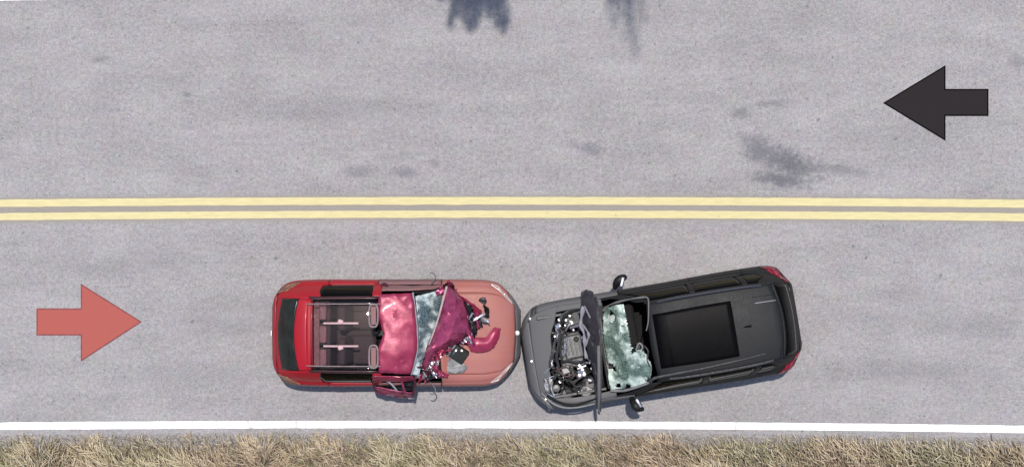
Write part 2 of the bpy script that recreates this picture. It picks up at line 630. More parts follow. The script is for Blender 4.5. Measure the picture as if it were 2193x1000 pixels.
def arrow(pts, m, mr, label):
    P = [at(*p, 0.006) for p in pts]
    c = sum(P, Vector()) / len(P)
    c.z = 0.006
    me = bpy.data.meshes.new("direction_arrow")
    ins = []
    n = len(P)
    area = sum(P[i].x * P[(i + 1) % n].y - P[(i + 1) % n].x * P[i].y for i in range(n))
    sg = 1 if area > 0 else -1
    for i in range(n):
        a, b, d = P[i - 1], P[i], P[(i + 1) % n]
        e1, e2 = (b - a).normalized(), (d - b).normalized()
        n1, n2 = Vector((-e1.y, e1.x, 0)) * sg, Vector((-e2.y, e2.x, 0)) * sg
        ins.append(b + (n1 + n2) / (1 + n1.dot(n2)) * 0.024)
    idx = list(range(n)) if sg > 0 else list(range(n))[::-1]
    me.from_pydata([tuple(p - c) for p in ins], [], [idx])
    me.materials.append(m)
    o = bpy.data.objects.new("direction_arrow", me)
    COL.objects.link(o)
    o.location = c
    tag(o, label, "arrow", "direction arrows on the lanes")
    b = MB()
    for i in range(n):
        j = (i + 1) % n
        q = [P[i] - c, P[j] - c, ins[j] - c, ins[i] - c]
        b.add(q if sg > 0 else q[::-1], [(0, 1, 2, 3)])
    b.build("outline", mr, o, False)
    return o


arrow([(1891, 221), (2025, 140), (2025, 191), (2117, 191), (2117, 249), (2025, 249), (2025, 302)], M['arrow_black'], M['arrow_black_rim'],
      "flat black direction arrow pointing left on the far lane")
arrow([(304, 689), (173, 774), (173, 718), (78, 718), (78, 660), (173, 660), (173, 607)], M['arrow_red'], M['arrow_red_rim'],
      "flat red direction arrow pointing at the red car")


# ------------------------------------------------------------------ cars: lofted body surface cut into panels
def pchip(keys):
    xs = np.array([k[0] for k in keys], float)
    ys = np.array([k[1] for k in keys], float)
    h = np.diff(xs)
    dl = np.diff(ys) / h
    d = np.zeros(len(xs))
    for i in range(1, len(xs) - 1):
        if dl[i - 1] * dl[i] > 0:
            w1, w2 = 2 * h[i] + h[i - 1], h[i] + 2 * h[i - 1]
            d[i] = (w1 + w2) / (w1 / dl[i - 1] + w2 / dl[i])
    d[0], d[-1] = dl[0], dl[-1]
    xl, hl, yl, dd = xs.tolist(), h.tolist(), ys.tolist(), d.tolist()

    def f(x):
        x = min(max(x, xl[0]), xl[-1])
        i = 0
        while i < len(hl) - 1 and x > xl[i + 1]:
            i += 1
        t = (x - xl[i]) / hl[i]
        return ((2 * t ** 3 - 3 * t * t + 1) * yl[i] + (t ** 3 - 2 * t * t + t) * hl[i] * dd[i]
                + (-2 * t ** 3 + 3 * t * t) * yl[i + 1] + (t ** 3 - t * t) * hl[i] * dd[i + 1])
    return f


class Car:
    def __init__(s, root, tab):
        s.root = root
        s.c = {k: pchip(sorted(v)) for k, v in tab.items()}
        s.inv = (Matrix.Translation(root.location) @ Matrix.Rotation(root.rotation_euler.z, 4, 'Z')).inverted()

    def L(s, x, y, h):
        return s.inv @ at(x, y, h)

    def P(s, u, t):
        sg = 1 if t >= 0 else -1
        t = abs(t)
        c = s.c
        yR, zR, yB, zB, yM, zM = (c[k](u) for k in ('yR', 'zR', 'yB', 'zB', 'yM', 'zM'))
        if t <= 1:
            y = yR * t
            z = c['zC'](u) + (zR - c['zC'](u)) * t ** 2.3
        elif t <= 2:
            q = t - 1
            y = yR + (yB - yR) * q + 0.02 * math.sin(q * math.pi)
            z = zR + (zB - zR) * q + 0.012 * math.sin(q * math.pi)
        elif t <= 3:
            q = t - 2
            y = yB + (yM - yB) * math.sin(q * math.pi / 2)
            z = zM + (zB - zM) * math.cos(q * math.pi / 2)
        else:
            q = t - 3
            y = yM - 0.07 * q * q
            z = zM + (0.2 - zM) * q
        return Vector((u, sg * y, z))

    def N(s, u, t):
        e = 1e-3
        n = (s.P(u + e, t) - s.P(u - e, t)).cross(s.P(u, t + e) - s.P(u, t - e))
        return n.normalized() if n.length > 1e-12 else Vector((0, 0, 1))

    def rows(s, u0, u1, s0, s1, nu, nv, off=0.0, dent=None):
        out = []
        for i in range(nv + 1):
            t = s0 + (s1 - s0) * i / nv
            a = u0(t) if callable(u0) else u0
            b = u1(t) if callable(u1) else u1
            r = []
            for j in range(nu + 1):
                u = a + (b - a) * j / nu
                p = s.P(u, t)
                o = off + (dent(p) if dent else 0)
                if o:
                    p = p + s.N(u, t) * o
                r.append(p)
            out.append(r)
        return out

    def panel(s, name, u0, u1, s0, s1, mat, nu=14, nv=10, off=0.0, thick=0.02, parent=None, dent=None):
        return MB().grid(s.rows(u0, u1, s0, s1, nu, nv, off, dent)).build(name, mat, parent or s.root, True, thick, angle=50)

    def sheet(s, name, rows, mat, amp=0.02, f=6.0, seed=0.0, sub=7, thick=0.006, parent=None, style='facet', hole=None):
        """crushed sheet through rows of (px, py, h)"""
        rr = random.Random(int(seed * 1000) + len(rows))

        def dense(rows_, k):
            g_ = [spline(r_, k) for r_ in rows_]
            cols_ = [spline([g_[i][j] for i in range(len(g_))], k) for j in range(len(g_[0]))]
            return [[cols_[j][i].copy() for j in range(len(cols_))] for i in range(len(cols_[0]))]
        base = [[s.L(*p) for p in r_] for r_ in rows]
        while len(base[0]) < 3:
            base = [[r_[0], (r_[0] + r_[-1]) / 2, r_[-1]] for r_ in base]
        if len(base) < 3:
            base = [base[0], [(p + q) / 2 for p, q in zip(base[0], base[1])], base[1]]
        size = max((base[0][0] - base[-1][-1]).length, (base[0][-1] - base[-1][0]).length)
        if style == 'fold':
            k_ = 5
            G = []
            for i in range((len(base) - 1) * k_ + 1):
                a_, ta = divmod(i, k_)
                a2 = min(a_ + 1, len(base) - 1)
                row_ = []
                for j in range((len(base[0]) - 1) * k_ + 1):
                    b_, tb = divmod(j, k_)
                    b2 = min(b_ + 1, len(base[0]) - 1)
                    p, q = base[a_][b_].lerp(base[a_][b2], tb / k_), base[a2][b_].lerp(base[a2][b2], tb / k_)
                    row_.append(p.lerp(q, ta / k_))
                G.append(row_)
        else:
            G = dense(base, (2 if size < .75 else 3) if style == 'facet' else 8)
        h, w = len(G), len(G[0])
        cell = max((G[0][0] - G[-1][-1]).length / math.hypot(h, w), .02)
        vs, fs = [], []
        for i in range(h):
            for j in range(w):
                p = G[i][j]
                du = G[i][min(j + 1, w - 1)] - G[i][max(j - 1, 0)]
                dv = G[min(i + 1, h - 1)][j] - G[max(i - 1, 0)][j]
                nn = du.cross(dv)
                nn = nn.normalized() if nn.length > 1e-9 else Vector((0, 0, 1))
                if nn.z < 0:
                    nn = -nn
                ed = i in (0, h - 1) or j in (0, w - 1)
                if style != 'facet':
                    vs.append(p + nn * amp * crease(p, f, seed) + (Vector((rr.uniform(-.006, .006), rr.uniform(-.006, .006), 0)) if ed else Vector()))
                    continue
                slide = (du * rr.uniform(-.22, .22) + dv * rr.uniform(-.22, .22)) if not ed else Vector((rr.uniform(-.012, .012), rr.uniform(-.012, .012), 0))
                vs.append(p + slide + nn * amp * (1.1 * crease(p, f * .6, seed) + rr.uniform(-.55, .55)))
        for i in range(h - 1):
            for j in range(w - 1):
                a_, b_, c_, d_ = i * w + j, i * w + j + 1, (i + 1) * w + j + 1, (i + 1) * w + j
                fs += [(a_, b_, c_), (a_, c_, d_)] if rr.random() < .5 else [(a_, b_, d_), (b_, c_, d_)]
        if hole:
            fs = [q for q in fs if not hole((vs[q[0]] + vs[q[1]] + vs[q[2]]) / 3)]
        nz = sum(((vs[q[1]] - vs[q[0]]).cross(vs[q[2]] - vs[q[0]])).z for q in fs)
        if nz < 0:
            fs = [q[::-1] for q in fs]
        if style != 'facet':
            return MB().add(vs, fs).build(name, mat, parent or s.root, True, thick, angle=20 if style == 'fold' else 34)
        o = MB().add(vs, fs).build(name, mat, parent or s.root, True, thick, angle=16)
        m_ = o.modifiers.new("soft folds", 'BEVEL')
        m_.width = cell * .09
        m_.segments = 2
        m_.limit_method = 'ANGLE'
        m_.angle_limit = R(9)
        o.modifiers.move(1, 0)
        return o

    def tube(s, name, pts, r, mat, parent=None, n=8, flat=1.0, smooth=5):
        return MB().tube([s.L(*p) for p in pts], r, n, smooth, flat).build(name, mat, parent or s.root, True)

    def slab(s, name, c, size, rz, mat, tilt=(0, 0), parent=None, bevel=0.008, taper=1.0):
        m = Matrix.Rotation(rz, 3, 'Z') @ Matrix.Rotation(tilt[0], 3, 'X') @ Matrix.Rotation(tilt[1], 3, 'Y')
        return MB().box(c, size, m, taper).build(name, mat, parent or s.root, True, 0, bevel)


def wheels(car, us, y, r):
    for u in us:
        for sg in (1, -1):
            t = MB().lathe([(r * .62, -.10), (r * .92, -.11), (r, -.08), (r, .08), (r * .92, .11), (r * .62, .10)], (u, sg * y, r), 28, 'Y').build("wheel", M['rubber'], car.root)
            rim = MB().lathe([(r * .60, -.09), (r * .60, .085), (r * .5, .07), (r * .16, .06), (r * .12, .10), (0.01, .10)], (u, sg * y, r), 20, 'Y')
            rim.build("rim", M['alloy'], t)


M.update({
    'red': paint("red_car_paint", (0.27, 0.0045, 0.0125), 0.42, 0.0, 0.10, 0.04, (0.22, 0.06, 0.06), 0.10, 0.25),
    'salmon': paint("faded_salmon_paint", (0.275, 0.092, 0.073), 0.5, 0.0, 0.10, 0.40, (0.27, 0.13, 0.14), 0.2, 0.35),
    'rose': paint("dusty_rose_paint", (0.18, 0.085, 0.085), 0.6, 0.0, 0.0, 0.5, (0.20, 0.14, 0.145), 0.25, 0.25),
    'pink': crushed("crushed_pink_paint", (0.25, 0.022, 0.060), (0.185, 0.014, 0.044), 0.36, 0.2),
    'magenta': crushed("crushed_magenta_paint", (0.29, 0.042, 0.105), (0.12, 0.012, 0.042), 0.30, 0.45),
    'plum': paint("torn_plum_paint", (0.040, 0.005, 0.014), 0.4, 0.2, 0.1, 0.15, (0.07, 0.03, 0.04), 0.3),
    'dustgrey': paint("dusty_grey_paint", (0.094, 0.093, 0.095), 0.7, 0.0, 0.0, 0.3, (0.09, 0.088, 0.09), 0.1, 0.2),
    'greyrim': paint("grey_bumper_trim", (0.105, 0.102, 0.103), 0.65, 0.0, 0.0, 0.4, (0.16, 0.155, 0.155), 0.2, 0.2),
    'blackpaint': paint("charcoal_car_paint", (0.0105, 0.0108, 0.0118), 0.55, 0.0, 0.0, 0.22, (0.022, 0.022, 0.023), 0.2, 0.22),
    'bonnet': paint("crushed_bonnet_metal", (0.045, 0.045, 0.058), 0.35, 0.5, 0.1, 0.2, (0.05, 0.05, 0.055), 0.3),
    'bonnetrib': paint("bonnet_rib_metal", (0.25, 0.245, 0.275), 0.40, 0.3, 0.1, 0.3, (0.18, 0.17, 0.19), 0.3),
    'rubber': plain("tyre_rubber", (0.018, 0.018, 0.019), 0.8),
    'blackplastic': plain("black_plastic", (0.007, 0.007, 0.008), 0.5, spec=0.2),
    'interior': plain("dark_cabin_trim", (0.008, 0.0075, 0.008), 0.85, spec=0.2),
    'seat': plain("charcoal_seat_cloth", (0.044, 0.043, 0.042), 0.9, 0, 0.25, 30, 0.2),
    'seatpink': plain("mauve_parcel_shelf", (0.2, 0.135, 0.145), 0.85, 0, 0.25, 20, 0.2),
    'pale': plain("pale_grey_plastic", (0.75, 0.74, 0.75), 0.5, 0, 0.12),
    'rail': plain("dull_rail_metal", (0.2, 0.155, 0.155), 0.45, 0.3, 0.15),
    'alloy': plain("alloy_metal", (0.45, 0.45, 0.47), 0.35, 0.9, 0.2),
    'steel': plain("bent_bright_steel", (0.42, 0.41, 0.44), 0.28, 0.85, 0.35, 25, 0.3),
    'cast': plain("cast_engine_metal", (0.05, 0.049, 0.05), 0.5, 0.4, 0.4, 20, 0.4),
    'engine': plain("engine_cover_plastic", (0.075, 0.073, 0.075), 0.45, 0.2, 0.4, 10, 0.3),
    'hose': plain("rubber_hose", (0.012, 0.012, 0.013), 0.55),
    'rust': plain("dull_red_brown_part", (0.055, 0.028, 0.03), 0.65),
    'tank': plain("grey_reservoir_plastic", (0.15, 0.15, 0.153), 0.45, 0, 0.2),
    'airbag': plain("white_airbag_cloth", (0.3, 0.345, 0.325), 0.85, 0, 0.12, 18, 0.4),
    'lampclear': plain("clear_lamp_lens", (0.33, 0.27, 0.25), 0.15, 0.2, 0.2, 30),
    'lamprim': plain("pale_lamp_rim", (0.4, 0.31, 0.3), 0.3, 0.2, 0.1),
    'lampamber': plain("amber_lamp_lens", (0.17, 0.075, 0.045), 0.2, 0.0, 0.4, 12),
    'lampred': plain("red_lamp_lens", (0.15, 0.006, 0.013), 0.15, 0.0, 0.5, 16),
    'dark_rear': plain("dark_green_rear_glass", (0.012, 0.0145, 0.013), 0.2, 0, 0.3, 4, spec=0.2),
    'moss': plain("deep_green_tint_trim", (0.01, 0.012, 0.011), 0.5, spec=0.2),
    'roofglass': glass("rose_tinted_roof_glass", (0.88, 0.80, 0.81), 0.0, 0.0, 1.35),
    'sideglass': glass("dark_side_glass", (0.02, 0.018, 0.018), 0.0, 0.02, 1.22),
    'sunroofglass': glass("black_sunroof_glass", (0.25, 0.25, 0.26), 0.0, 0.38, 1.10),
    'crazed_teal': shattered("crazed_teal_windscreen", (0.42, 0.48, 0.48), (0.018, 0.045, 0.056), 0.15, 24, 0.49),
    'crazed_mint': shattered("crazed_mint_windscreen", (0.42, 0.50, 0.465), (0.055, 0.10, 0.082), 0.3, 24, 0.48, 3.2),
    'blind': plain("charcoal_roller_blind", (0.055, 0.050, 0.056), 0.9, 0, 0.1, 10, spec=0.05),
    'silver': plain("silver_badge", (0.42, 0.41, 0.41), 0.3, 0.6, 0.1),
})

# ================================================================== the red car
red_loc = at(848, 713, 0.7)
red_root = empty("red_car", (red_loc.x, red_loc.y, 0), 0.0,
                 "crashed red hatchback with crushed pink bonnet, nose to nose with the dark car", "car")
RC = Car(red_root, {
    'zC': [(-2.19, .55), (-2.15, .80), (-2.06, .98), (-1.68, 1.38), (-1.5, 1.43), (-.6, 1.48), (.1, 1.43), (.4, 1.34), (1.0, 1.0), (1.6, .93), (2.0, .82), (2.12, .70), (2.19, .5)],
    'zR': [(-2.19, .52), (-2.15, .75), (-2.06, .92), (-1.68, 1.31), (-1.4, 1.37), (-.6, 1.42), (.1, 1.37), (.4, 1.28), (1.0, .965), (1.6, .885), (2.0, .76), (2.12, .65), (2.19, .48)],
    'yR': [(-2.19, .36), (-2.12, .55), (-2.03, .61), (-1.66, .62), (-1.4, .61), (-.5, .62), (.2, .61), (1.0, .70), (1.5, .70), (1.8, .66), (2.0, .54), (2.12, .42), (2.19, .30)],
    'yB': [(-2.19, .44), (-2.12, .63), (-2.0, .76), (-1.8, .82), (-1.4, .85), (-.5, .86), (.4, .86), (1.0, .86), (1.5, .85), (1.75, .80), (1.95, .65), (2.1, .47), (2.19, .34)],
    'zB': [(-2.19, .5), (-2.12, .76), (-2.0, .86), (-1.5, .95), (0, .93), (1.0, .88), (1.6, .82), (2.0, .70), (2.19, .47)],
    'yM': [(-2.19, .49), (-2.10, .68), (-1.92, .875), (-1.7, .925), (-1.2, .94), (0, .935), (1.0, .94), (1.5, .935), (1.75, .89), (1.95, .74), (2.1, .55), (2.19, .39)],
    'zM': [(-2.19, .45), (-2.0, .60), (0, .62), (1.5, .62), (2.0, .55), (2.19, .42)],
})
r = red_root
# hidden structure
MB().grid(RC.rows(-1.9, 1.75, -4, -2, 50, 12, -0.045)).grid(RC.rows(-1.9, 1.75, 2, 4, 50, 12, -0.045)).build("chassis", M['interior'], r, True, 0.0)
MB().box((-.05, 0, .27), (3.5, 1.55, .06)).build("floor_pan", M['interior'], r, False)
wheels(RC, (-1.33, 1.33), .80, .325)
# rear
RC.panel("rear_bumper", -2.19, lambda s: -2.10 + .16 * (s / 4) ** 2, -4, 4, M['red'], 8, 60)
tg = RC.panel("tailgate", lambda s: -2.095 + .04 * s * s, lambda s: -1.50 + .02 * s * s, -1.04, 1.04, M['red'], 18, 26)
RC.panel("rear_window", lambda s: -2.035 + .085 * s * s, lambda s: -1.735 + .085 * s * s, -1.0, 1.0, M['dark_rear'], 12, 26, 0.006, 0.008, tg)
RC.panel("window_seal", lambda s: -1.735 + .085 * s * s, lambda s: -1.722 + .085 * s * s, -1.0, 1.0, M['blackplastic'], 3, 26, 0.008, 0.008, tg)
MB().box((-2.182, 0, .72), (.02, .11, .06)).build("badge", M['silver'], tg, True, 0, .006)
for sg in (1, -1):
    RC.panel("quarter_panel", lambda s: -2.085 + .16 * (s / 4) ** 2, -1.16, sg * 1.04, sg * 4, M['red'], 18, 26) if sg > 0 else \
        RC.panel("quarter_panel", lambda s: -2.085 + .16 * (s / 4) ** 2, -1.16, -4, -1.04, M['red'], 18, 26)
    a, b = (1.55, 2.35) if sg > 0 else (-2.35, -1.55)
    tl = RC.panel("tail_lamp", lambda s: -2.05 + .12 * abs(abs(s) - 1.6), lambda s: -1.93 + .32 * (abs(s) - 1.4), a, b, M['lampamber'], 8, 8, .012, .012)
    RC.panel("lamp_rim", lambda s: -2.075 + .12 * abs(abs(s) - 1.6), lambda s: -2.045 + .12 * abs(abs(s) - 1.6), a, b, M['plum'], 3, 8, .010, .012, tl)
    # side windows and pillars
    a, b = (1.16, 1.95) if sg > 0 else (-1.95, -1.16)
    RC.panel("side_window", lambda s: -1.30 + .10 * abs(abs(s) - 1.5), -.38, a, b, M['sideglass'], 12, 8, .004, .006)
    a, b = (1.03, 1.15) if sg > 0 else (-1.15, -1.03)
    RC.panel("roof_side_trim", -1.47, -.25, a, b, M['plum'], 14, 3, .004)
    a, b = (2.0, 4.0) if sg > 0 else (-4.0, -2.0)
    d1 = RC.panel("door", -1.15, -.30, a, b, M['red'], 14, 16)
    MB().box((-1.0, sg * .915, .80), (.17, .03, .03)).build("door_handle", M['red'], d1, True, 0, .008)
    a, b = (1.16, 2.0) if sg > 0 else (-2.0, -1.16)
    RC.panel("pillar", -.375, -.22, a, b, M['red'], 5, 8, .006)
    # roof rails
    MB().tube([(-1.50, sg * .53, 1.44), (-1.0, sg * .535, 1.50), (-.4, sg * .535, 1.50), (-.22, sg * .535, 1.475)], .010, 8, 5).build("roof_rail", M['rail'], r)
# upper front door of dusty rose, dragged skin
RC.panel("front_door", -.29, .80, 2.02, 4, M['rose'], 18, 16, 0, .02, None, lambda p: .012 * crease(p, 3, 2))
RC.panel("window_sill", -.28, .85, 1.55, 1.99, M['rose'], 16, 5, -.01, .02, None, lambda p: .012 * crease(p, 5, 3))
RC.panel("front_door", -.29, .80, -4, -2.02, M['rose'], 18, 16, 0, .02, None, lambda p: .012 * crease(p, 3, 5))
# front fenders, nose, bonnet lid
def red_nose(s):
    return 2.115 - .085 * (abs(s) / 2) ** 1.5 if abs(s) < 2 else 2.03 - .08 * (abs(s) - 2)


for sg in (1, -1):
    a, b = (1.06, 4) if sg > 0 else (-4, -1.06)
    RC.panel("front_fender", lambda s: .815, lambda s: red_nose(s) - .008, a, b, M['salmon'], 22, 26)
RC.panel("front_bumper", red_nose, 2.19, -4, 4, M['greyrim'], 8, 60)
bon = RC.panel("bonnet", lambda s: .78 + .04 * s * s, lambda s: red_nose(s) - .008, -1.04, 1.04, M['salmon'], 26, 24, .004, .02, None,
               lambda p: .010 * noise.noise(p * 1.7) + .006 * math.exp(-((abs(p.y) - .45) / .05) ** 2))
MB().lathe([(.045, 0), (.045, .014), (.03, .02), (.004, .02)], (2.125, 0, .715), 20).build("badge", M['silver'], r)
for sg in (1, -1):
    a, b = (1.15, 2.25) if sg > 0 else (-2.25, -1.15)
    hl = RC.panel("headlight", lambda s: 2.03 - .24 * (abs(s) - 1.0) ** 1.1 - .06, lambda s: 2.10 - .225 * (abs(s) - 1.0) ** 1.1 - .03, a, b, M['greyrim'], 6, 12, .012, .012)
    e = [RC.P(2.03 - .24 * (abs(t) - 1) ** 1.1 - .06, t) + Vector((0, 0, .02)) for t in np.linspace(a, b, 8)]
    e2 = [RC.P(2.10 - .225 * (abs(t) - 1) ** 1.1 - .03, t) + Vector((0, 0, .02)) for t in np.linspace(b, a, 8)]
    MB().tube(e + e2 + [e[0]], .014, 7, 2).build("lamp_rim", M['lamprim'], hl)
    for q in (.35, .7):
        t = a + (b - a) * (q if sg > 0 else 1 - q)
        p = RC.P(2.06 - .232 * (abs(t) - 1) ** 1.1 - .045, t)
        MB().lathe([(.032, -.005), (.03, .016), (.015, .022), (.003, .023)], tuple(p), 14).build("lamp_bulb", M['lampclear'], hl)

# cabin
MB().box((-.95, 0, .55), (.5, 1.25, .16)).build("rear_seat_cushion", M['seat'], r, True, 0, .04)
bk = MB()
for i in range(3):
    bk.box((-1.17, -.42 + .42 * i, .88), (.20, .40, .56), Matrix.Rotation(-.16, 3, 'Y'))
bk.build("rear_seat_back", M['seat'], r, True, 0, .04)
for y in (-.40, 0, .40):
    MB().box((-1.235, y, 1.22), (.13, .30, .14)).build("rear_headrest", M['seatpink'], r, True, 0, .035)
MB().box((-1.46, 0, 1.06), (.30, 1.15, .03)).build("parcel_shelf", M['seatpink'], r, True, 0, .01)
for sg in (1, -1):
    MB().box((-.62, sg * .30, .62), (.55, .50, .16)).build("front_seat_cushion", M['seat'], r, True, 0, .05)
    MB().box((-.86, sg * .30, .96), (.13, .48, .55), Matrix.Rotation(-.25, 3, 'Y')).build("front_seat_back", M['seat'], r, True, 0, .05)
    # pale seat belt stalk with its buckle, seen through the glass roof
    y0 = .21 if sg > 0 else -.215
    sb = MB().tube([(-1.22, y0 * .93, 1.28), (-.95, y0 * .93, 1.30), (-.62, y0 * .93, 1.28)], .019, 7, 4).build("seat_belt", M['pale'], r)
    MB().box((-.925, y0 * .93 + sg * .028, 1.305), (.09, .07, .03), Matrix.Rotation(-sg * .3, 3, 'Z')).build("buckle", M['pale'], sb, True, 0, .012)
    # headrest frame under the front edge of the glass roof
    cy = .335 if sg > 0 else -.37
    pts = []
    for k in range(21):
        t = 2 * math.pi * k / 20
        cx_, sy_ = math.cos(t), math.sin(t)
        pts.append((-.345 + .075 * abs(cx_) ** .6 * (1 if cx_ > 0 else -1), cy + .195 * abs(sy_) ** .6 * (1 if sy_ > 0 else -1), 1.512 - .03 * abs(cy)))
    hr = MB().tube(pts, .017, 8, 1).build("headrest_frame", M['rail'], r)
    MB().box((-.345, cy, 1.475), (.09, .32, .03)).build("headrest_pad", M['rose'], hr, True, 0, .01)
MB().box((.75, 0, .82), (.35, 1.3, .22)).build("dashboard", M['interior'], r, True, 0, .05)
MB().box((-.55, 0, .55), (.7, .14, .18)).build("centre_console", M['moss'], r, True, 0, .03)
# roof frame and the glass roof
RC.panel("roof_crossbar", -1.495, -1.40, -1.02, 1.02, M['red'], 5, 20, .002)
RC.panel("glass_roof", -1.43, -.30, -1.0, 1.0, M['roofglass'], 14, 16, .006, .008)

# crushed front of the roof
RC.sheet("crushed_roof", [[(812, 630, 1.44), (850, 629, 1.44), (884, 627, 1.40)],
                          [(806, 672, 1.48), (850, 672, 1.47), (889, 668, 1.42)],
                          [(822, 714, 1.47), (850, 714, 1.47), (893, 712, 1.40)],
                          [(806, 756, 1.48), (850, 756, 1.47), (892, 756, 1.38)],
                          [(812, 797, 1.42), (848, 800, 1.40), (880, 800, 1.32)]], M['pink'], .026, 4.2, 3.0, 9, .006, None, 'fold')
RC.tube("roof_edge", [(884, 626, 1.385), (890, 668, 1.40), (894, 712, 1.385), (893, 756, 1.365), (881, 802, 1.30)], .016, M['bonnetrib'])
RC.sheet("roof_side_flange", [[(800, 803, 1.30), (840, 806, 1.27), (884, 803, 1.25)], [(798, 815, 1.1), (840, 818, 1.08), (886, 815, 1.05)]], M['pink'], .012, 7, 8.0, 7)
# shattered windscreen
RC.sheet("shattered_windscreen", [[(889, 634, 1.33), (915, 628, 1.22), (948, 620, 1.10)],
                                  [(893, 668, 1.36), (915, 664, 1.25), (941, 660, 1.12)],
                                  [(896, 702, 1.34), (913, 702, 1.24), (931, 702, 1.15)],
                                  [(897, 732, 1.32), (905, 734, 1.25), (916, 736, 1.20)],
                                  [(892, 766, 1.30), (899, 768, 1.24), (907, 770, 1.2)],
                                  [(881, 802, 1.24), (889, 803, 1.22), (896, 804, 1.18)]], M['crazed_teal'], .016, 6, 1.5, 8, .006, None, 'soft')
RC.tube("windscreen_pillar", [(886, 627, 1.36), (915, 625, 1.22), (958, 612, 1.05)], .022, M['blackplastic'])
# buckled bonnet, thrown back on the windscreen
fold = RC.sheet("buckled_bonnet", [[(955, 614, 1.30), (958, 614, 1.36), (961, 615, 1.38), (964, 617, 1.32)],
                                   [(945, 654, 1.22), (955, 650, 1.36), (976, 640, 1.47), (992, 643, 1.30)],
                                   [(935, 688, 1.20), (946, 684, 1.36), (975, 676, 1.46), (1004, 680, 1.26)],
                                   [(924, 722, 1.20), (938, 722, 1.34), (968, 712, 1.42), (1009, 713, 1.20)],
                                   [(911, 752, 1.18), (926, 746, 1.36), (956, 732, 1.38), (990, 731, 1.14)],
                                   [(903, 782, 1.12), (914, 774, 1.24), (932, 758, 1.16), (952, 750, 1.06)],
                                   [(902, 802, 1.06), (908, 796, 1.14), (916, 788, 1.08), (928, 782, 1.00)]], M['magenta'], .026, 6.0, 6.0, 9, .008, None, 'fold')
RC.tube("bonnet_edge", [(957, 613, 1.36), (947, 650, 1.33), (937, 686, 1.33), (927, 716, 1.32), (918, 738, 1.30)], lambda t: .022 - .010 * t, M['lamprim'], fold)
RC.sheet("bonnet_flange", [[(957, 612, 1.28), (962, 619, 1.20)], [(985, 632, 1.25), (983, 644, 1.10)], [(1008, 646, 1.20), (1004, 662, 1.08)], [(1032, 664, 1.14), (1024, 676, 1.06)]],
         M['pink'], .014, 8, 4.0, 9)
RC.sheet("torn_corner", [[(950, 608, 1.30), (962, 604, 1.25), (972, 612, 1.22)], [(948, 620, 1.15), (960, 618, 1.2), (975, 622, 1.1)]], M['plum'], .02, 12, 2.0, 6)
RC.sheet("bonnet_underside", [[(930, 742, 1.02), (960, 728, 1.05)], [(915, 775, 1.0), (950, 757, 1.03)], [(905, 800, .98), (938, 784, 1.0)], [(918, 806, .96), (942, 800, .98)]], M['plum'], .03, 9, 9.0, 8)
RC.sheet("inner_wing", [[(962, 630, 1.08), (985, 640, 1.10), (1004, 655, 1.06)], [(985, 668, 1.02), (1000, 676, 1.05), (1012, 684, 1.02)], [(1000, 700, 1.0), (1008, 705, 1.03), (1018, 712, 1.0)], [(990, 735, 1.0), (1000, 738, 1.03), (1010, 730, 1.0)]], M['blackplastic'], .03, 10, 5.0, 8)
RC.sheet("torn_slam_panel", [[(992, 648, 1.20), (1002, 652, 1.22), (1010, 662, 1.16)], [(1004, 672, 1.16), (1011, 676, 1.20), (1018, 682, 1.12)], [(1006, 696, 1.14), (1013, 698, 1.17), (1019, 706, 1.10)], [(1004, 722, 1.10), (1010, 722, 1.13), (1016, 718, 1.08)]], M['blackplastic'], .03, 10, 6.0, 8)
RC.tube("bent_bracket", [(1008, 690, 1.16), (1020, 682, 1.18), (1038, 672, 1.14)], lambda t: .030 - .008 * t, M['steel'], None, 7, .6)
RC.tube("bent_bracket", [(1004, 684, 1.22), (1008, 677, 1.24), (1012, 670, 1.22)], .018, M['steel'])
RC.tube("bent_bracket", [(1004, 722, 1.18), (1010, 716, 1.2), (1013, 706, 1.18)], .016, M['steel'])
RC.sheet("lamp_bracket", [[(1034, 656, 1.06), (1040, 654, 1.08), (1046, 660, 1.05)], [(1038, 666, 1.0), (1044, 668, 1.03), (1049, 672, 1.0)], [(1040, 678, .98), (1044, 680, 1.0), (1048, 679, .98)]], M['blackplastic'], .02, 12, 2.5, 5)
RC.sheet("lamp_bracket", [[(1024, 640, 1.04), (1034, 637, 1.06), (1041, 636, 1.04)], [(1030, 645, 1.0), (1036, 645, 1.02), (1041, 644, 1.0)], [(1036, 650, .99), (1038, 651, 1.0), (1040, 650, .99)]], M['cast'], .02, 12, 3.5, 5)
RC.tube("snapped_hose", [(990, 728, 1.05), (1005, 724, 1.08), (1012, 716, 1.08), (1006, 700, 1.06), (1014, 690, 1.04)], .020, M['hose'])
sh = random.Random(5)
edge = [(962, 618), (985, 640), (1004, 660), (1012, 690), (1012, 715), (990, 732), (965, 742), (945, 756), (925, 775), (912, 792), (905, 803), (930, 795), (1020, 680), (1000, 728)]
for k in range(44):
    a_ = sh.choice(edge)
    cx_, cy_ = a_[0] + sh.gauss(0, 9), a_[1] + sh.gauss(0, 7)
    L_, W_, th = sh.uniform(6, 20), sh.uniform(2.5, 9), sh.uniform(0, 6.28)
    dx, dy = math.cos(th), math.sin(th)
    z = sh.uniform(1.06, 1.22)
    rr_ = []
    for i in range(3):
        f_ = (i - 1) * L_
        w_ = W_ * (1.1 - .45 * i)
        rr_.append([(cx_ + dx * f_ - dy * w_ * e, cy_ + dy * f_ + dx * w_ * e, z + sh.uniform(-.04, .05)) for e in (-1, 0, 1)])
    RC.sheet("torn_shard", rr_, M[sh.choice(['magenta', 'plum', 'pink', 'blackplastic', 'magenta', 'steel', 'plum', 'bonnetrib'])], .016, 9, k + .5, 6, .005, fold)
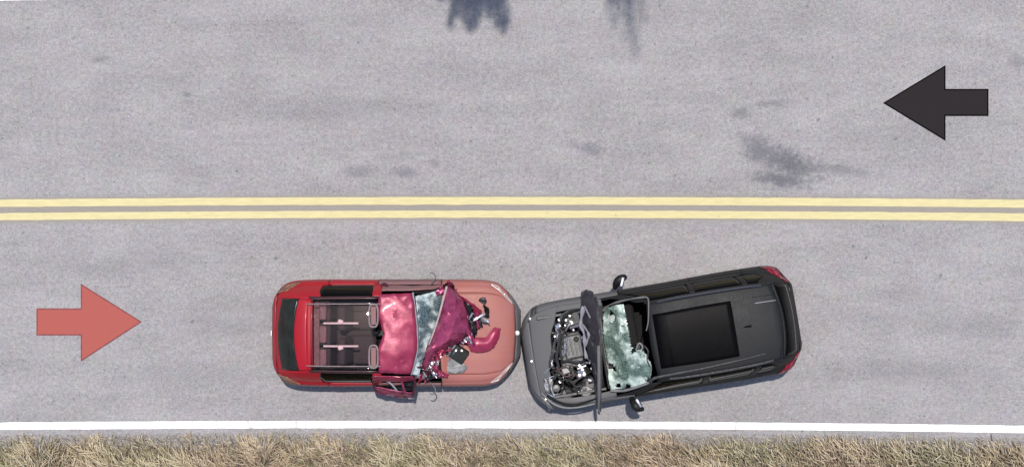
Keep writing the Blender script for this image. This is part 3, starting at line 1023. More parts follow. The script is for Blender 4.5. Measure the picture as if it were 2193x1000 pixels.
# curved torn skin of the bumper lying over the bonnet lid
RC.sheet("torn_bumper_skin", [[(996, 728, 1.06), (1003, 740, 1.09), (1008, 752, 1.01)],
                              [(1018, 722, 1.06), (1026, 738, 1.09), (1032, 755, 1.0)],
                              [(1040, 722, 1.03), (1048, 734, 1.06), (1055, 746, .98)],
                              [(1052, 708, 1.0), (1060, 714, 1.02), (1068, 722, .96)],
                              [(1060, 700, .97), (1066, 702, .985), (1072, 703, .96)]], M['pink'], .008, 4, 7.0, 8, .006, None, 'soft')
bt = RC.L(983, 757, 1.04)
bat = RC.slab("battery", tuple(bt), (.27, .24, .16), R(-35), M['moss'], (.12, .1))
for k in (-1, 1):
    RC.slab("terminal", tuple(bt + Vector((.05 * k, .06, .10))), (.035, .035, .03), R(-35), M['alloy'], (0, 0), bat, .004)
RC.tube("battery_strap", [(958, 762, 1.08), (968, 748, 1.12), (976, 738, 1.12)], .018, M['tank'])
RC.tube("battery_strap", [(964, 768, 1.06), (973, 754, 1.13), (982, 742, 1.12)], .010, M['steel'])
RC.sheet("crumbled_glass", [[(948, 776, 1.0), (968, 768, 1.02), (985, 776, 1.0)], [(945, 788, .99), (970, 786, 1.01), (1000, 782, .99)], [(955, 798, .98), (975, 800, 1.0), (992, 796, .98)]], M['tank'], .018, 10, 6.5, 7)
RC.sheet("torn_shreds", [[(912, 790, 1.08), (922, 780, 1.10), (935, 776, 1.06)], [(908, 806, 1.0), (920, 802, 1.04), (934, 798, 1.0)], [(912, 822, .94), (918, 818, .96), (924, 812, .95)]], M['magenta'], .03, 11, 1.7, 7)
RC.tube("bent_bracket", [(900, 776, 1.16), (901, 783, 1.2), (898, 792, 1.15)], .020, M['steel'])
# torn near side door, forced out past the body
tdo = RC.sheet("torn_door", [[(801, 826, .98), (825, 832, 1.0), (855, 838, 1.0), (884, 842, .97)], [(803, 838, .80), (825, 846, .78), (855, 850, .78), (880, 850, .76)]], M['magenta'], .014, 6, 3.3, 8, .012, None, 'soft')
RC.sheet("inner_door_trim", [[(806, 812, 1.0), (840, 810, .96), (886, 806, .98)], [(802, 828, .85), (840, 832, .82), (884, 840, .86)]], M['blackplastic'], .03, 8, 5.5, 8, .01, tdo)
RC.tube("door_strut", [(822, 812, 1.03), (838, 822, 1.05), (850, 836, 1.02)], .017, M['bonnetrib'], tdo)
RC.tube("door_strut", [(858, 808, 1.04), (862, 822, 1.06), (868, 840, 1.02)], .020, M['magenta'], tdo)
RC.tube("door_frame", [(884, 806, 1.06), (889, 822, 1.04), (884, 848, .98)], .026, M['plum'], tdo)
RC.tube("door_frame", [(800, 812, 1.05), (799, 824, 1.04), (804, 836, .98)], .020, M['plum'], tdo)
# twisted door mirror frames
for sg, y in ((-1, 600), (1, 828)):
    RC.tube("mirror_frame", [(921, y + sg * -10, .98), (931, y + sg * 2, 1.0), (932, y + sg * 10, 1.0), (926, y + sg * 16, 1.0), (920, y + sg * 14, 1.0)], .010, M['greyrim'])
RC.lat = None
hn = RC.L(823, 614, 1.02)
MB().lathe([(.075, -.02), (.075, .0), (.05, .012), (.03, .0), (.004, -.004)], tuple(hn), 18).build("torn_hinge", M['plum'], r)

# ================================================================== the dark sport utility car
suv_loc = at(1416, 723, 0.7)
suv_root = empty("dark_suv", (suv_loc.x, suv_loc.y, 0), R(180 + 9.5),
                 "crashed charcoal family car with bare engine and upturned bonnet, nose against the red car", "car")
SC = Car(suv_root, {
    'zC': [(-2.43, .6), (-2.40, .86), (-2.33, 1.05), (-2.10, 1.50), (-1.98, 1.60), (-1.0, 1.68), (-.1, 1.68), (.27, 1.60), (1.05, 1.12), (1.5, 1.08), (2.0, 1.0), (2.28, .88), (2.39, .72), (2.43, .5)],
    'zR': [(-2.43, .57), (-2.40, .82), (-2.33, 1.0), (-2.10, 1.43), (-1.98, 1.52), (-1.0, 1.61), (-.1, 1.60), (.27, 1.50), (1.05, 1.08), (1.5, 1.03), (2.0, .93), (2.28, .80), (2.39, .67), (2.43, .48)],
    'yR': [(-2.43, .45), (-2.36, .56), (-2.2, .62), (-1.9, .66), (-.8, .69), (.2, .67), (1.0, .74), (1.5, .76), (2.0, .72), (2.25, .60), (2.36, .48), (2.43, .36)],
    'yB': [(-2.43, .52), (-2.33, .62), (-2.15, .76), (-1.8, .86), (-1.0, .88), (.4, .88), (1.0, .87), (1.6, .87), (2.0, .82), (2.25, .70), (2.36, .55), (2.43, .40)],
    'zB': [(-2.43, .55), (-2.33, .95), (-2.1, 1.05), (-1.0, 1.08), (.3, 1.06), (1.0, 1.02), (1.6, .97), (2.1, .86), (2.3, .75), (2.43, .47)],
    'yM': [(-2.43, .55), (-2.34, .66), (-2.16, .90), (-1.9, .955), (-1.2, .965), (0, .95), (1.2, .95), (1.8, .945), (2.12, .90), (2.25, .80), (2.36, .66), (2.43, .47)],
    'zM': [(-2.43, .5), (-2.1, .72), (0, .72), (1.6, .70), (2.1, .62), (2.43, .45)],
})
v = suv_root
MB().grid(SC.rows(-2.1, 2.05, -4, -2, 50, 12, -0.05)).grid(SC.rows(-2.1, 2.05, 2, 4, 50, 12, -0.05)).build("chassis", M['interior'], v, True)
MB().box((0, 0, .32), (4.0, 1.6, .06)).build("floor_pan", M['interior'], v, False)
wheels(SC, (-1.42, 1.45), .81, .36)
# rear end
SC.panel("rear_bumper", -2.43, lambda s: -2.36 + .17 * (s / 4) ** 2, -4, 4, M['blackpaint'], 8, 60)
stg = SC.panel("tailgate", lambda s: -2.355 + .05 * s * s, lambda s: -2.06 + .10 * s * s, -1.04, 1.04, M['blackplastic'], 12, 26)
SC.panel("rear_window", lambda s: -2.30 + .06 * s * s, lambda s: -2.10 + .10 * s * s, -.94, .94, M['sideglass'], 8, 24, .008, .008, stg)
SC.panel("roof", lambda s: -2.05 + .12 * s * s, lambda s: .25 - .05 * s * s, -1.0, 1.0, M['blackpaint'], 30, 24)
sr = SC.panel("sunroof", -1.22, .14, -.70, .70, M['sunroofglass'], 14, 16, .008, .010)
SC.panel("sunroof_blind", -1.21, .13, -.69, .69, M['blind'], 10, 12, .002, .004, sr)
fin = MB()
fp = SC.P(-1.41, 0)
fin.grid([[fp + Vector((-.09 + .18 * q, sg * .022 * (1 - q * .7), .0)) for q in (0, .33, .66, 1)] for sg in (-1,)] +
         [[fp + Vector((-.085 + .15 * q, 0, .07 * (1 - q))) for q in (0, .33, .66, 1)]] +
         [[fp + Vector((-.09 + .18 * q, .022 * (1 - q * .7), .0)) for q in (0, .33, .66, 1)]])
fin.build("antenna_fin", M['blackplastic'], v, True, .003)
for sg in (1, -1):
    a, b = (.70, .715) if sg > 0 else (-.715, -.70)
    SC.panel("roof_groove", -2.0, -1.60, a, b, M['bonnetrib'] if sg > 0 else M['blackplastic'], 8, 1, .004, .004) if sg < 0 else \
        SC.panel("roof_groove", -2.0, -1.62, -.56, -.54, M['bonnetrib'], 8, 1, .004, .004)
    # roof rails
    MB().tube([(.02, sg * .665, 1.595), (-.3, sg * .68, 1.66), (-1.0, sg * .68, 1.672), (-1.55, sg * .665, 1.63), (-1.78, sg * .645, 1.57)], .021, 8, 6).build("roof_rail", M['bonnet'] if sg < 0 else M['cast'], v)
    a, b = (1.01, 1.14) if sg > 0 else (-1.14, -1.01)
    SC.panel("roof_side", -2.10, .24, a, b, M['blackpaint'], 24, 3)
    a, b = (1.15, 1.97) if sg > 0 else (-1.97, -1.15)
    SC.panel("side_window", -.55, lambda s: .12 + .55 * (abs(s) - 1.1), a, b, M['sideglass'], 12, 8, .002, .008)
    SC.panel("side_window", lambda s: -1.48 + .10 * (abs(s) - 1.1), -.66, a, b, M['sideglass'], 12, 8, .002, .008)
    SC.panel("side_window", lambda s: -1.88 + .36 * abs(abs(s) - 1.55), lambda s: -1.58 + .10 * (abs(s) - 1.1), a, b, M['sideglass'], 8, 8, .002, .008)
    SC.panel("pillar", -.655, -.555, a, b, M['blackplastic'], 4, 8, .003)
    SC.panel("pillar", lambda s: -1.58 + .10 * (abs(s) - 1.1), lambda s: -1.48 + .10 * (abs(s) - 1.1), a, b, M['blackplastic'], 4, 8, .003)
    SC.panel("pillar", lambda s: .13 + .55 * (abs(s) - 1.1), lambda s: .26 + .78 * (abs(s) - 1.0), a, b, M['blackpaint'], 5, 8, .004)
    a, b = (1.04, 4) if sg > 0 else (-4, -1.04)
    SC.panel("quarter_panel", lambda s: -2.345 + .17 * (s / 4) ** 2, lambda s: -1.885 + .36 * abs(abs(s) - 1.55) if abs(s) < 2 else -1.55, a, b, M['blackpaint'], 12, 32)
    a, b = (1.98, 4) if sg > 0 else (-4, -1.98)
    d1 = SC.panel("door", -1.54, -.62, a, b, M['blackpaint'], 14, 16)
    MB().box((-1.35, sg * .94, .90), (.2, .03, .03)).build("door_handle", M['blackpaint'], d1, True, 0, .008)
    d2 = SC.panel("door", -.61, .62, a, b, M['blackpaint'], 18, 16)
    MB().box((-.40, sg * .93, .90), (.2, .03, .03)).build("door_handle", M['blackpaint'], d2, True, 0, .008)
    a, b = (1.98, 2.25) if sg > 0 else (-2.25, -1.98)
    SC.panel("belt_strip", -1.55, .60, a, b, M['blackpaint'], 16, 2, .004, .006)
    a, b = (1.15, 2.62) if sg > 0 else (-2.62, -1.15)
    tl = SC.panel("tail_lamp", lambda s: -2.335 + .115 * (abs(s) - 1) ** 1.25, lambda s: -2.27 + .22 * (abs(s) - 1) ** 1.25, a, b, M['lampred'], 8, 12, .014, .012)
    SC.panel("lamp_lens", lambda s: -2.315 + .135 * (abs(s) - 1) ** 1.25, lambda s: -2.295 + .155 * (abs(s) - 1) ** 1.25, a, b, M['pink'], 3, 12, .018, .006, tl)
    # front fender: charcoal by the door, dusty grey towards the nose
    a, b = (1.9, 4) if sg > 0 else (-4, -1.9)
    SC.panel("front_fender", .64, 2.10, a, b, M['dustgrey'], 24, 20, 0, .02, None, (lambda p: .010 * crease(p, 4, 2)) if sg > 0 else None)
    a, b = (1.02, 1.89) if sg > 0 else (-1.89, -1.02)
    SC.panel("fender_rail", .95, lambda s: 1.92 + (.12 if sg > 0 else -.05), a, b, M['dustgrey'] if sg < 0 else M['greyrim'], 18, 8, -.004, .02, None, lambda p: .010 * crease(p, 5, 4))
    # door mirrors
    mx, my = (1335, 612) if sg < 0 else (1358, 855)
    tip = [(1341, 592, 1.12), (1330, 597, 1.15), (1321, 606, 1.13), (1316, 618, 1.08)] if sg < 0 else [(1352, 850, 1.08), (1358, 864, 1.13), (1366, 873, 1.15), (1378, 876, 1.12)]
    mm = SC.tube("door_mirror", tip, lambda t: .035 + .045 * math.sin(min(1, t * 1.05) * math.pi), M['blackplastic'], None, 10, .9)
    c2 = SC.L(1333, 604, 1.18) if sg < 0 else SC.L(1368, 862, 1.15)
    SC.slab("mirror_glass", tuple(c2), (.055, .17, .10), R(-22 if sg < 0 else 22), M['alloy'], (0, .2), mm, .015)

# nose: dusty grey bumper and the front lip of the bonnet
SC.panel("front_bumper", lambda s: 2.27 - .012 * s * s if abs(s) < 4 else 2.1, 2.43, -4, 4, M['greyrim'], 8, 60)


def bay_front(s):
    q = max(-1.2, min(1.9, s))
    return 1.985 + .15 * q - .07 * q * q + (.02 * math.sin(9 * s))


SC.panel("bonnet_front", lambda s: bay_front(s), lambda s: 2.262 - .012 * s * s, -1.9, 1.9, M['dustgrey'], 12, 40, .004, .02, None, lambda p: .006 * noise.noise(p * 2.1))
for sg in (1, -1):
    a, b = (1.35, 2.7) if sg > 0 else (-2.7, -1.35)
    hl = SC.panel("headlight", lambda s: 2.20 - .10 * (abs(s) - 1.3), lambda s: 2.262 - .085 * (abs(s) - 1.3), a, b, M['cast'] if sg < 0 else M['tank'], 5, 12, .014, .012)
    p = SC.P(2.21 if sg < 0 else 2.18, sg * 1.6)
    MB().lathe([(.03, 0), (.026, .02), (.003, .024)], tuple(p), 12).build("lamp_bulb", M['lampclear'], hl)
MB().lathe([(.024, 0), (.02, .018), (.003, .02)], tuple(SC.P(2.31, .05)), 12).build("badge", M['silver'], v)

# engine bay
MB().box((1.6, 0, .46), (1.25, 1.5, .05)).build("bay_floor", M['interior'], v, False)
MB().box((1.02, 0, .78), (.05, 1.5, .62)).build("bulkhead", M['cast'], v, True, 0, .01)
for sg in (1, -1):
    MB().box((1.6, sg * .70, .72), (1.0, .05, .5)).build("inner_wing", M['cast'], v, True, 0, .01)
    MB().lathe([(.15, 0), (.15, .10), (.11, .13), (.05, .14), (.004, .14)], (1.38, sg * .60, .80), 18).build("strut_tower", M['cast'], v)


def bay(px_, py_, h):
    return SC.L(px_, py_, h)


# engine block with a ribbed cover and a bright curved edge
eb = SC.slab("engine_block", tuple(bay(1222, 748, .72)), (.42, .62, .40), R(0), M['cast'], (0, 0), None, .03)
ec = SC.slab("engine_cover", tuple(bay(1228, 742, .96)), (.34, .42, .09), R(3), M['engine'], (0, .08), eb, .035)
for k in range(4):
    p = bay(1215 + 9 * k, 742, 1.02)
    SC.slab("cover_rib", (p.x, p.y, p.z), (.025, .30, .03), R(3), M['engine'], (0, 0), eb, .008)
SC.tube("cover_trim", [(1215, 722, 1.01), (1211, 738, 1.05), (1210, 752, 1.05), (1206, 764, 1.0)], lambda t: .012 + .02 * math.sin(t * math.pi), M['steel'], eb)
MB().lathe([(.05, 0), (.05, .03), (.035, .045), (.004, .045)], tuple(bay(1234, 726, 1.0)), 14).build("filler_cap", M['blackplastic'], eb)
# upper (far side) group: airbox, pipes and bolts
SC.slab("air_box", tuple(bay(1226, 684, .86)), (.32, .26, .22), R(12), M['hose'], (.1, .1), None, .03)
SC.tube("intake_pipe", [(1205, 690, 1.0), (1220, 668, 1.02), (1250, 660, 1.0), (1262, 662, .98)], .035, M['moss'])
SC.tube("intake_pipe", [(1196, 700, .95), (1204, 676, 1.0), (1230, 660, 1.0)], .030, M['cast'])
for x, y, s_ in ((1212, 685, .03), (1220, 676, .028), (1222, 688, .026), (1210, 696, .022), (1188, 720, .026), (1228, 706, .022)):
    MB().lathe([(s_, 0), (s_, .03), (s_ * .6, .05), (.003, .05)], tuple(bay(x, y, 1.0)), 10).build("bolt_head", M['steel'], v)
SC.slab("lamp_back", tuple(bay(1196, 698, .98)), (.11, .09, .08), R(25), M['steel'], (.3, .2), None, .02)
# radiator support running across the front of the bay
rs = SC.tube("radiator_support", [(1196, 700, .92), (1190, 725, .95), (1184, 750, .95), (1178, 778, .94), (1170, 805, .92), (1166, 822, .90)], lambda t: .035 + .012 * math.sin(17 * t), M['cast'])
SC.tube("coolant_hose", [(1200, 712, .98), (1196, 740, 1.02), (1192, 765, 1.0), (1196, 790, .98), (1186, 812, .95)], .028, M['hose'])
SC.tube("coolant_hose", [(1208, 706, 1.0), (1204, 730, 1.0), (1200, 756, .98), (1206, 775, .96)], .022, M['hose'])
SC.tube("coolant_hose", [(1206, 775, 1.0), (1218, 772, 1.05), (1238, 776, 1.05), (1252, 770, 1.0), (1258, 750, .98)], .022, M['hose'])
SC.tube("wiring_loom", [(1192, 785, 1.0), (1202, 800, 1.03), (1216, 806, 1.03), (1230, 800, 1.02), (1240, 812, 1.0)], .014, M['rust'])
SC.tube("wiring_loom", [(1190, 795, 1.0), (1200, 790, 1.04), (1214, 786, 1.04), (1222, 796, 1.0)], .012, M['rust'])
SC.tube("wiring_loom", [(1210, 810, 1.0), (1222, 818, 1.04), (1232, 830, 1.02), (1238, 845, 1.0)], .012, M['hose'])
SC.slab("fuse_box", tuple(bay(1212, 792, .93)), (.16, .15, .14), R(10), M['engine'], (.1, 0), None, .02)
SC.slab("relay_cover", tuple(bay(1226, 793, .90)), (.05, .22, .16), R(4), M['hose'], (0, 0), None, .01)
# bright bent alternator housing
al = SC.slab("alternator", tuple(bay(1246, 798, .98)), (.16, .15, .10), R(15), M['steel'], (.35, .3), None, .035)
for dx, dy in ((-5, 4), (5, 2), (1, -8)):
    MB().lathe([(.035, 0), (.03, .04), (.003, .045)], tuple(bay(1246 + dx, 800 + dy, 1.04)), 10).build("fin_cap", M['silver'], al)
SC.slab("bent_bracket", tuple(bay(1263, 814, 1.02)), (.07, .04, .03), R(-30), M['silver'], (.2, .2), None, .008)
SC.slab("bent_bracket", tuple(bay(1246, 786, 1.05)), (.17, .035, .03), R(12), M['silver'], (.2, .1), None, .008)
# reservoirs near the lower fender
t1 = MB().lathe([(.10, 0), (.125, .05), (.12, .16), (.08, .21), (.005, .22)], tuple(bay(1214, 842, .74)), 20).build("washer_tank", M['cast'], v)
MB().lathe([(.04, 0), (.04, .03), (.003, .035)], tuple(bay(1216, 838, .965)), 12).build("filler_cap", M['blackplastic'], t1)
t2 = MB().lathe([(.10, 0), (.12, .05), (.115, .14), (.085, .2), (.005, .21)], tuple(bay(1254, 836, .76)), 20).build("coolant_tank", M['tank'], v)
MB().lathe([(.045, 0), (.045, .03), (.003, .035)], tuple(bay(1252, 832, .97)), 12).build("filler_cap", M['cast'], t2)
t3 = MB().lathe([(.08, 0), (.09, .06), (.06, .16), (.004, .17)], tuple(bay(1191, 830, .78)), 16).build("brake_fluid_tank", M['engine'], v)
SC.sheet("headlamp_shard", [[(1166, 810, .98), (1170, 812, 1.0)], [(1166, 825, .98), (1173, 824, 1.02)], [(1171, 838, .97), (1175, 838, .99)]], M['silver'], .02, 12, 4.0, 6)
SC.sheet("headlamp_shard", [[(1176, 812, 1.0), (1184, 810, 1.02)], [(1175, 820, 1.0), (1180, 826, 1.0)]], M['silver'], .015, 14, 6.0, 6)
SC.sheet("headlamp_shard", [[(1180, 772, 1.0), (1184, 772, 1.02)], [(1180, 784, 1.0), (1185, 783, 1.02)]], M['silver'], .015, 14, 7.0, 6)
for a_, b_ in (((1165, 800), (1180, 786)), ((1168, 812), (1186, 805)), ((1172, 842), (1190, 852))):
    SC.tube("grille_bar", [(a_[0], a_[1], .97), ((a_[0] + b_[0]) / 2, (a_[1] + b_[1]) / 2, 1.0), (b_[0], b_[1], .98)], .012, M['alloy'], rs)
SC.tube("wing_seal", [(1172, 846, .98), (1196, 860, .99), (1224, 867, 1.0), (1250, 862, 1.0), (1276, 852, 1.02)], .022, M['blackplastic'])
SC.tube("wing_edge", [(1160, 842, .92), (1182, 862, .95), (1206, 872, .96), (1236, 872, .98), (1274, 864, 1.0)], .016, M['tank'])

cl = random.Random(11)
for k in range(215):
    lx = cl.uniform(1.16, 2.08)
    ly = cl.uniform(-.66, .70)
    if abs(lx - 1.62) < .15 and abs(ly) < .16:
        continue
    if lx > bay_front(ly / .75) - .04:
        continue
    z = cl.uniform(.84, .98)
    mt = M[cl.choice(['steel', 'cast', 'hose', 'engine', 'blackplastic', 'silver', 'hose', 'cast', 'alloy', 'hose', 'moss', 'hose', 'bonnetrib'])]
    q = cl.random()
    if q < .35:
        MB().box((lx, ly, z), (cl.uniform(.02, .10), cl.uniform(.02, .07), cl.uniform(.03, .08)), Matrix.Rotation(cl.uniform(0, 3), 3, 'Z') @ Matrix.Rotation(cl.uniform(-.5, .5), 3, 'X')).build("engine_fitting", mt, v, True, 0, .008)
    elif q < .7:
        a_ = cl.uniform(0, 6.28)
        L_ = cl.uniform(.08, .2)
        MB().tube([(lx - math.cos(a_) * L_, ly - math.sin(a_) * L_, z - .05), (lx + cl.uniform(-.05, .05), ly + cl.uniform(-.05, .05), z + .04), (lx + math.cos(a_) * L_, ly + math.sin(a_) * L_, z - .04)], cl.uniform(.009, .02), 7, 5).build("engine_pipe", mt, v)
    else:
        r_ = cl.uniform(.014, .042)
        MB().lathe([(r_, -.05), (r_, .02), (r_ * .7, .035), (r_ * .3, .035), (.002, .03)], (lx, ly, z), 12).build("engine_fitting", mt, v)

# upturned, crushed bonnet standing in front of the windscreen
ub = SC.sheet("upturned_bonnet", [[(1246, 626, 1.20), (1256, 620, 1.45), (1270, 624, 1.55), (1276, 640, 1.5)],
                                  [(1244, 660, 1.20), (1256, 655, 1.42), (1272, 652, 1.70), (1280, 660, 1.78)],
                                  [(1246, 700, 1.18), (1258, 700, 1.42), (1274, 700, 1.75), (1284, 704, 1.88)],
                                  [(1256, 742, 1.16), (1266, 742, 1.42), (1278, 745, 1.75), (1286, 750, 1.90)],
                                  [(1268, 785, 1.14), (1274, 786, 1.42), (1281, 790, 1.70), (1287, 795, 1.82)],
                                  [(1275, 830, 1.12), (1278, 832, 1.35), (1282, 836, 1.58), (1286, 838, 1.66)],
                                  [(1281, 870, 1.10), (1282, 872, 1.25), (1284, 876, 1.38), (1286, 876, 1.42)],
                                  [(1282, 884, 1.10), (1283, 885, 1.18), (1284, 886, 1.26), (1285, 886, 1.30)]], M['bonnet'], .024, 4.0, 2.0, 7, .012, None, 'fold')
SC.tube("bonnet_frame", [(1250, 656, 1.40), (1246, 676, 1.38), (1244, 694, 1.36), (1250, 712, 1.42), (1252, 728, 1.46), (1252, 745, 1.46), (1256, 766, 1.44)], lambda t: .036 - .016 * t + .012 * math.sin(t * 21), M['bonnetrib'], ub)
SC.tube("bonnet_frame", [(1246, 694, 1.38), (1256, 706, 1.52), (1261, 718, 1.56), (1257, 730, 1.52), (1253, 742, 1.48)], lambda t: .020 + .006 * math.sin(t * 17), M['bonnetrib'], ub)
SC.tube("bonnet_frame", [(1244, 694, 1.36), (1234, 698, 1.25), (1222, 702, 1.10)], .020, M['bonnetrib'], ub)
SC.tube("bonnet_frame", [(1252, 656, 1.45), (1258, 668, 1.55), (1264, 680, 1.65)], .015, M['bonnetrib'], ub)
SC.tube("bonnet_edge", [(1276, 636, 1.55), (1282, 664, 1.80), (1286, 704, 1.90), (1288, 750, 1.92), (1288, 795, 1.84), (1287, 838, 1.68), (1286, 876, 1.44)], lambda t: .016 + .004 * math.sin(t * 20), M['cast'], ub)
SC.tube("bonnet_skin_fold", [(1282, 740, 1.90), (1283, 795, 1.84), (1283, 838, 1.68), (1284, 880, 1.35)], .030, M['greyrim'], ub)
# cowl and scuttle
SC.slab("scuttle", tuple(bay(1296, 740, 1.04)), (.16, 1.5, .05), 0, M['blackplastic'], (0, .1), None, .015)

# cabin: dashboard, wheel, front seats, airbags
MB().box((.62, 0, .92), (.42, 1.4, .24)).build("dashboard", M['interior'], v, True, 0, .06)
for sg in (1, -1):
    MB().box((-.12, sg * .36, .66), (.52, .50, .18)).build("seat_cushion", M['interior'], v, True, 0, .06)
    MB().box((-.42, sg * .36, 1.02), (.15, .48, .62), Matrix.Rotation(-.25, 3, 'Y')).build("seat_back", M['interior'], v, True, 0, .06)
sw = []
for k in range(17):
    t = 2 * math.pi * k / 16
    sw.append((.34 + .07 * math.sin(t), .36 + .18 * math.cos(t), 1.02 + .16 * math.sin(t)))
MB().tube(sw, .016, 7, 1).build("steering_wheel", M['blackplastic'], v)


# windscreen frame: pale bent surround
SC.tube("windscreen_frame", [(1291, 666, 1.16), (1300, 656, 1.22), (1322, 647, 1.36), (1352, 640, 1.52), (1380, 636, 1.62)], lambda t: .016 + .006 * math.sin(t * 15), M['greyrim'])
SC.tube("windscreen_frame", [(1380, 636, 1.62), (1388, 640, 1.64), (1389, 665, 1.66), (1388, 690, 1.67), (1384, 708, 1.66)], lambda t: .016 - .007 * t, M['greyrim'])
SC.tube("windscreen_frame", [(1308, 836, 1.16), (1335, 836, 1.24), (1362, 829, 1.36), (1392, 818, 1.50)], .022, M['tank'])
SC.tube("windscreen_frame", [(1392, 818, 1.50), (1400, 810, 1.58), (1430, 803, 1.63), (1500, 790, 1.655), (1580, 772, 1.65), (1640, 757, 1.60)], lambda t: .030 - .018 * t, M['cast'])

# crazed windscreen, partly torn out, over burst airbags
def torn(p):
    """true where the glass has been torn out"""
    w = noise.noise(p * 5 + Vector((3, 1, 0))) + .35 * noise.noise(p * 14)
    q = (p - TORN_C)
    return w > .30 or (q.x < -.0 and q.y < .02 + .5 * (-q.x) + .06 * w)


TORN_C = SC.L(1350, 738, 1.42)
SC.sheet("shattered_windscreen", [[(1292, 662, 1.20), (1312, 655, 1.30), (1340, 650, 1.42), (1378, 644, 1.58)],
                                  [(1292, 690, 1.22), (1316, 686, 1.32), (1346, 684, 1.46), (1384, 680, 1.62)],
                                  [(1293, 722, 1.22), (1318, 720, 1.34), (1350, 716, 1.48), (1388, 712, 1.63)],
                                  [(1298, 752, 1.20), (1322, 752, 1.33), (1354, 750, 1.47), (1390, 746, 1.62)],
                                  [(1302, 782, 1.18), (1326, 782, 1.30), (1358, 780, 1.44), (1393, 776, 1.60)],
                                  [(1304, 812, 1.17), (1330, 810, 1.27), (1362, 806, 1.41), (1395, 798, 1.56)],
                                  [(1308, 834, 1.15), (1336, 831, 1.24), (1366, 826, 1.36), (1392, 816, 1.49)]], M['crazed_mint'], .034, 4.5, 3.0, 8, .006, None, 'soft', torn)


def cushion(name, c, size, rz, mat, seed, amp=.03):
    n_, m_ = 22, 14
    vs = []
    rot = Matrix.Rotation(rz, 3, 'Z')
    mb = MB()
    prof = []
    for i in range(m_ + 1):
        th = math.pi * i / m_
        row = []
        for k in range(n_):
            ph = 2 * math.pi * k / n_
            sx_, sy_ = math.cos(ph), math.sin(ph)
            e = lambda q: math.copysign(abs(q) ** .75, q)
            p = Vector((size[0] / 2 * e(sx_) * math.sin(th) ** .8, size[1] / 2 * e(sy_) * math.sin(th) ** .8, size[2] / 2 * math.cos(th)))
            p *= 1 + amp * 3 * crease(p, 6, seed) * .5
            row.append(Vector(c) + rot @ p)
        prof.append(row)
    o = 0
    vs = [p for r_ in prof for p in r_]
    fs = [(i * n_ + k, (i + 1) * n_ + k, (i + 1) * n_ + (k + 1) % n_, i * n_ + (k + 1) % n_) for i in range(m_) for k in range(n_)]
    mb.add(vs, fs)
    return mb.build(name, mat, v, True, angle=60)


cushion("airbag", tuple(bay(1322, 704, 1.18)), (.36, .52, .22), R(10), M['airbag'], 2)
cushion("airbag", tuple(bay(1372, 792, 1.30)), (.36, .40, .26), R(-20), M['airbag'], 5, .05)
SC.tube("torn_lining", [(1362, 750, 1.50), (1368, 735, 1.55), (1376, 742, 1.56), (1372, 758, 1.52), (1384, 768, 1.56)], .016, M['tank'])
SC.tube("torn_lining", [(1380, 740, 1.58), (1388, 752, 1.60), (1386, 770, 1.60), (1392, 784, 1.6)], .012, M['cast'])
SC.sheet("torn_lining", [[(1352, 742, 1.40), (1366, 732, 1.48)], [(1356, 758, 1.42), (1372, 748, 1.5)], [(1350, 770, 1.40), (1366, 764, 1.48)]], M['blackplastic'], .03, 10, 9.0, 6)

# ================================================================== trees beyond the far verge (their shadow tips reach the lane)
M['bark'] = plain("bark", (0.10, 0.075, 0.055), 0.9, 0, 0.4, 8, 0.5)
M['needles'] = plain("pine_needles", (0.045, 0.075, 0.035), 0.7, 0, 0.35, 3)
M['leaves'] = plain("thin_leaves", (0.075, 0.105, 0.045), 0.7, 0, 0.35, 3)


def tree(name, x, y, h, boughs, label, mat, leaf, dens):
    root = empty(name, (x, y, 0), 0, label, "tree")
    tr = MB()
    tr.tube([(0, 0, -.1), (.05, .03, h * .35), (-.03, .05, h * .7), (0, .05, h)], lambda t: .20 * (1 - t) + .025, 10, 5)
    tw = MB()
    for (az, z, L, droop) in boughs:
        d = Vector((math.cos(az), math.sin(az), 0))
        pts = [Vector((0, .04, z)), d * L * .4 + Vector((0, 0, z + .10)), d * L * .75 + Vector((0, 0, z - droop * .4)), d * L + Vector((0, 0, z - droop))]
        tr.tube(pts, lambda t: .045 * (1 - t) + .008, 6, 4)
        sp = spline(pts, 12)
        n = len(sp)
        for i, p in enumerate(sp):
            f = i / (n - 1)
            if f < .22:
                continue
            width = leaf * (1.3 - f * .95)
            for _ in range(int(dens * (1.2 - .4 * f))):
                a = random.uniform(0, 6.28)
                s = random.uniform(.3, 1) * width
                side = Vector((-d.y, d.x, 0)) * random.gauss(0, .42) + d * random.uniform(-.1, .9) + Vector((0, 0, random.gauss(-.1, .25)))
                side.normalize()
                w = side.cross(Vector((random.gauss(0, 1), random.gauss(0, 1), random.gauss(0, 1)))).normalized() * .022
                b = p + Vector((random.gauss(0, .03), random.gauss(0, .03), random.gauss(0, .03)))
                tw.add([b - w * .5, b + side * s * .5 - w, b + side * s, b + side * s * .5 + w], [(0, 1, 2, 3)])
    tr.build("trunk", M['bark'], root)
    tw.build("crown", mat, root, False)
    return root


cot = 1 / math.tan(SUN_EL)


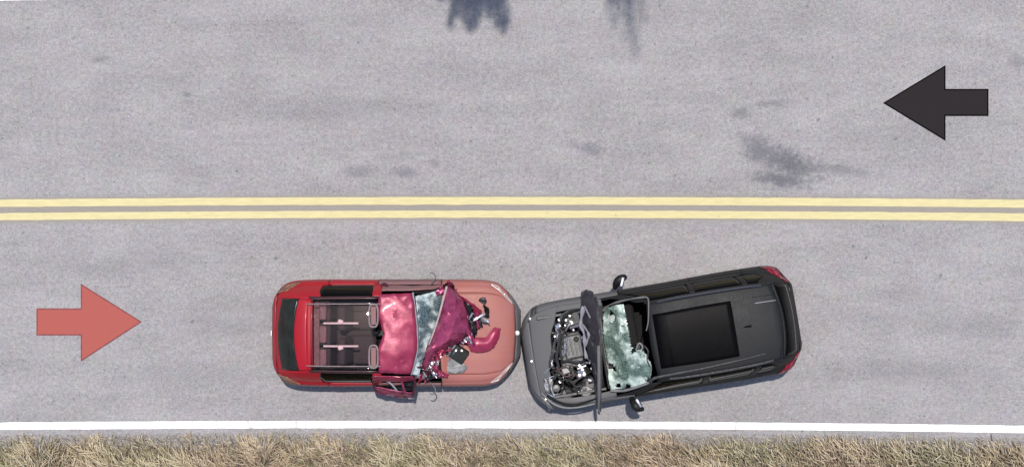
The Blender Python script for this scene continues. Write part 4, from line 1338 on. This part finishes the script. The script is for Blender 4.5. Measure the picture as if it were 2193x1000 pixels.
def bough_to(px_, py_, tx, ty, z, droop):
    """bough whose tip shades road place px, py under the high sun"""
    g_ = at(px_, py_)
    tip = g_ + sdir / sdir.z * (z - droop)
    d = Vector((tip.x - tx, tip.y - ty, 0))
    return (math.atan2(d.y, d.x), z, d.length, droop)


TX, TY = at(1030, 0).x, 8.8
bs = [bough_to(x_, y_, TX, TY, z_, .6) for x_, y_, z_ in (
    (964, 58, 9.2), (978, 34, 9.6), (994, 46, 9.0), (1006, 66, 9.4), (1019, 56, 8.8), (1030, 30, 9.9), (1050, 34, 8.9), (1064, 52, 9.5), (1078, 64, 9.1), (1086, 44, 9.8),
    (1000, 16, 10.4), (1040, 6, 10.6), (1066, 14, 9.0), (985, 6, 9.7), (945, 0, 9.5))]
for k in range(60):
    z = 4.0 + 13.0 * k / 60
    az = k * 2.4 + random.uniform(-.3, .3)
    if math.sin(az) < -.35:
        continue
    bs.append((az, z, max(.5, 3.4 * (1 - (z - 3) / 15.5)), .4))
tree("pine_tree", TX, TY, 17.6, bs, "tall pine beyond the far verge whose boughs shade the road edge", M['needles'], .24, 17)
TX2, TY2 = at(1345, 0).x, 9.0
bs = [bough_to(1300, 26, TX2, TY2, 11.6, .5), bough_to(1316, 55, TX2, TY2, 12.2, .6), bough_to(1330, 40, TX2, TY2, 11.4, .5), bough_to(1346, 75, TX2, TY2, 12.0, .6), bough_to(1362, 120, TX2, TY2, 12.6, .7),
      bough_to(1378, 45, TX2, TY2, 11.8, .5), bough_to(1354, 20, TX2, TY2, 12.4, .5), bough_to(1322, 6, TX2, TY2, 12.8, .5), bough_to(1340, 0, TX2, TY2, 12.0, .5), bough_to(1310, 10, TX2, TY2, 12.0, .5)]
for k in range(44):
    z = 5.0 + 9.0 * k / 44
    az = k * 2.4 + random.uniform(-.3, .3)
    if math.sin(az) < -.35:
        continue
    bs.append((az, z, max(.5, 2.8 * (1 - (z - 4) / 11.5)), .2))
tree("slender_tree", TX2, TY2, 14.4, bs, "thin leafed slender tree beyond the far verge, casting wispy shade", M['leaves'], .22, 4)
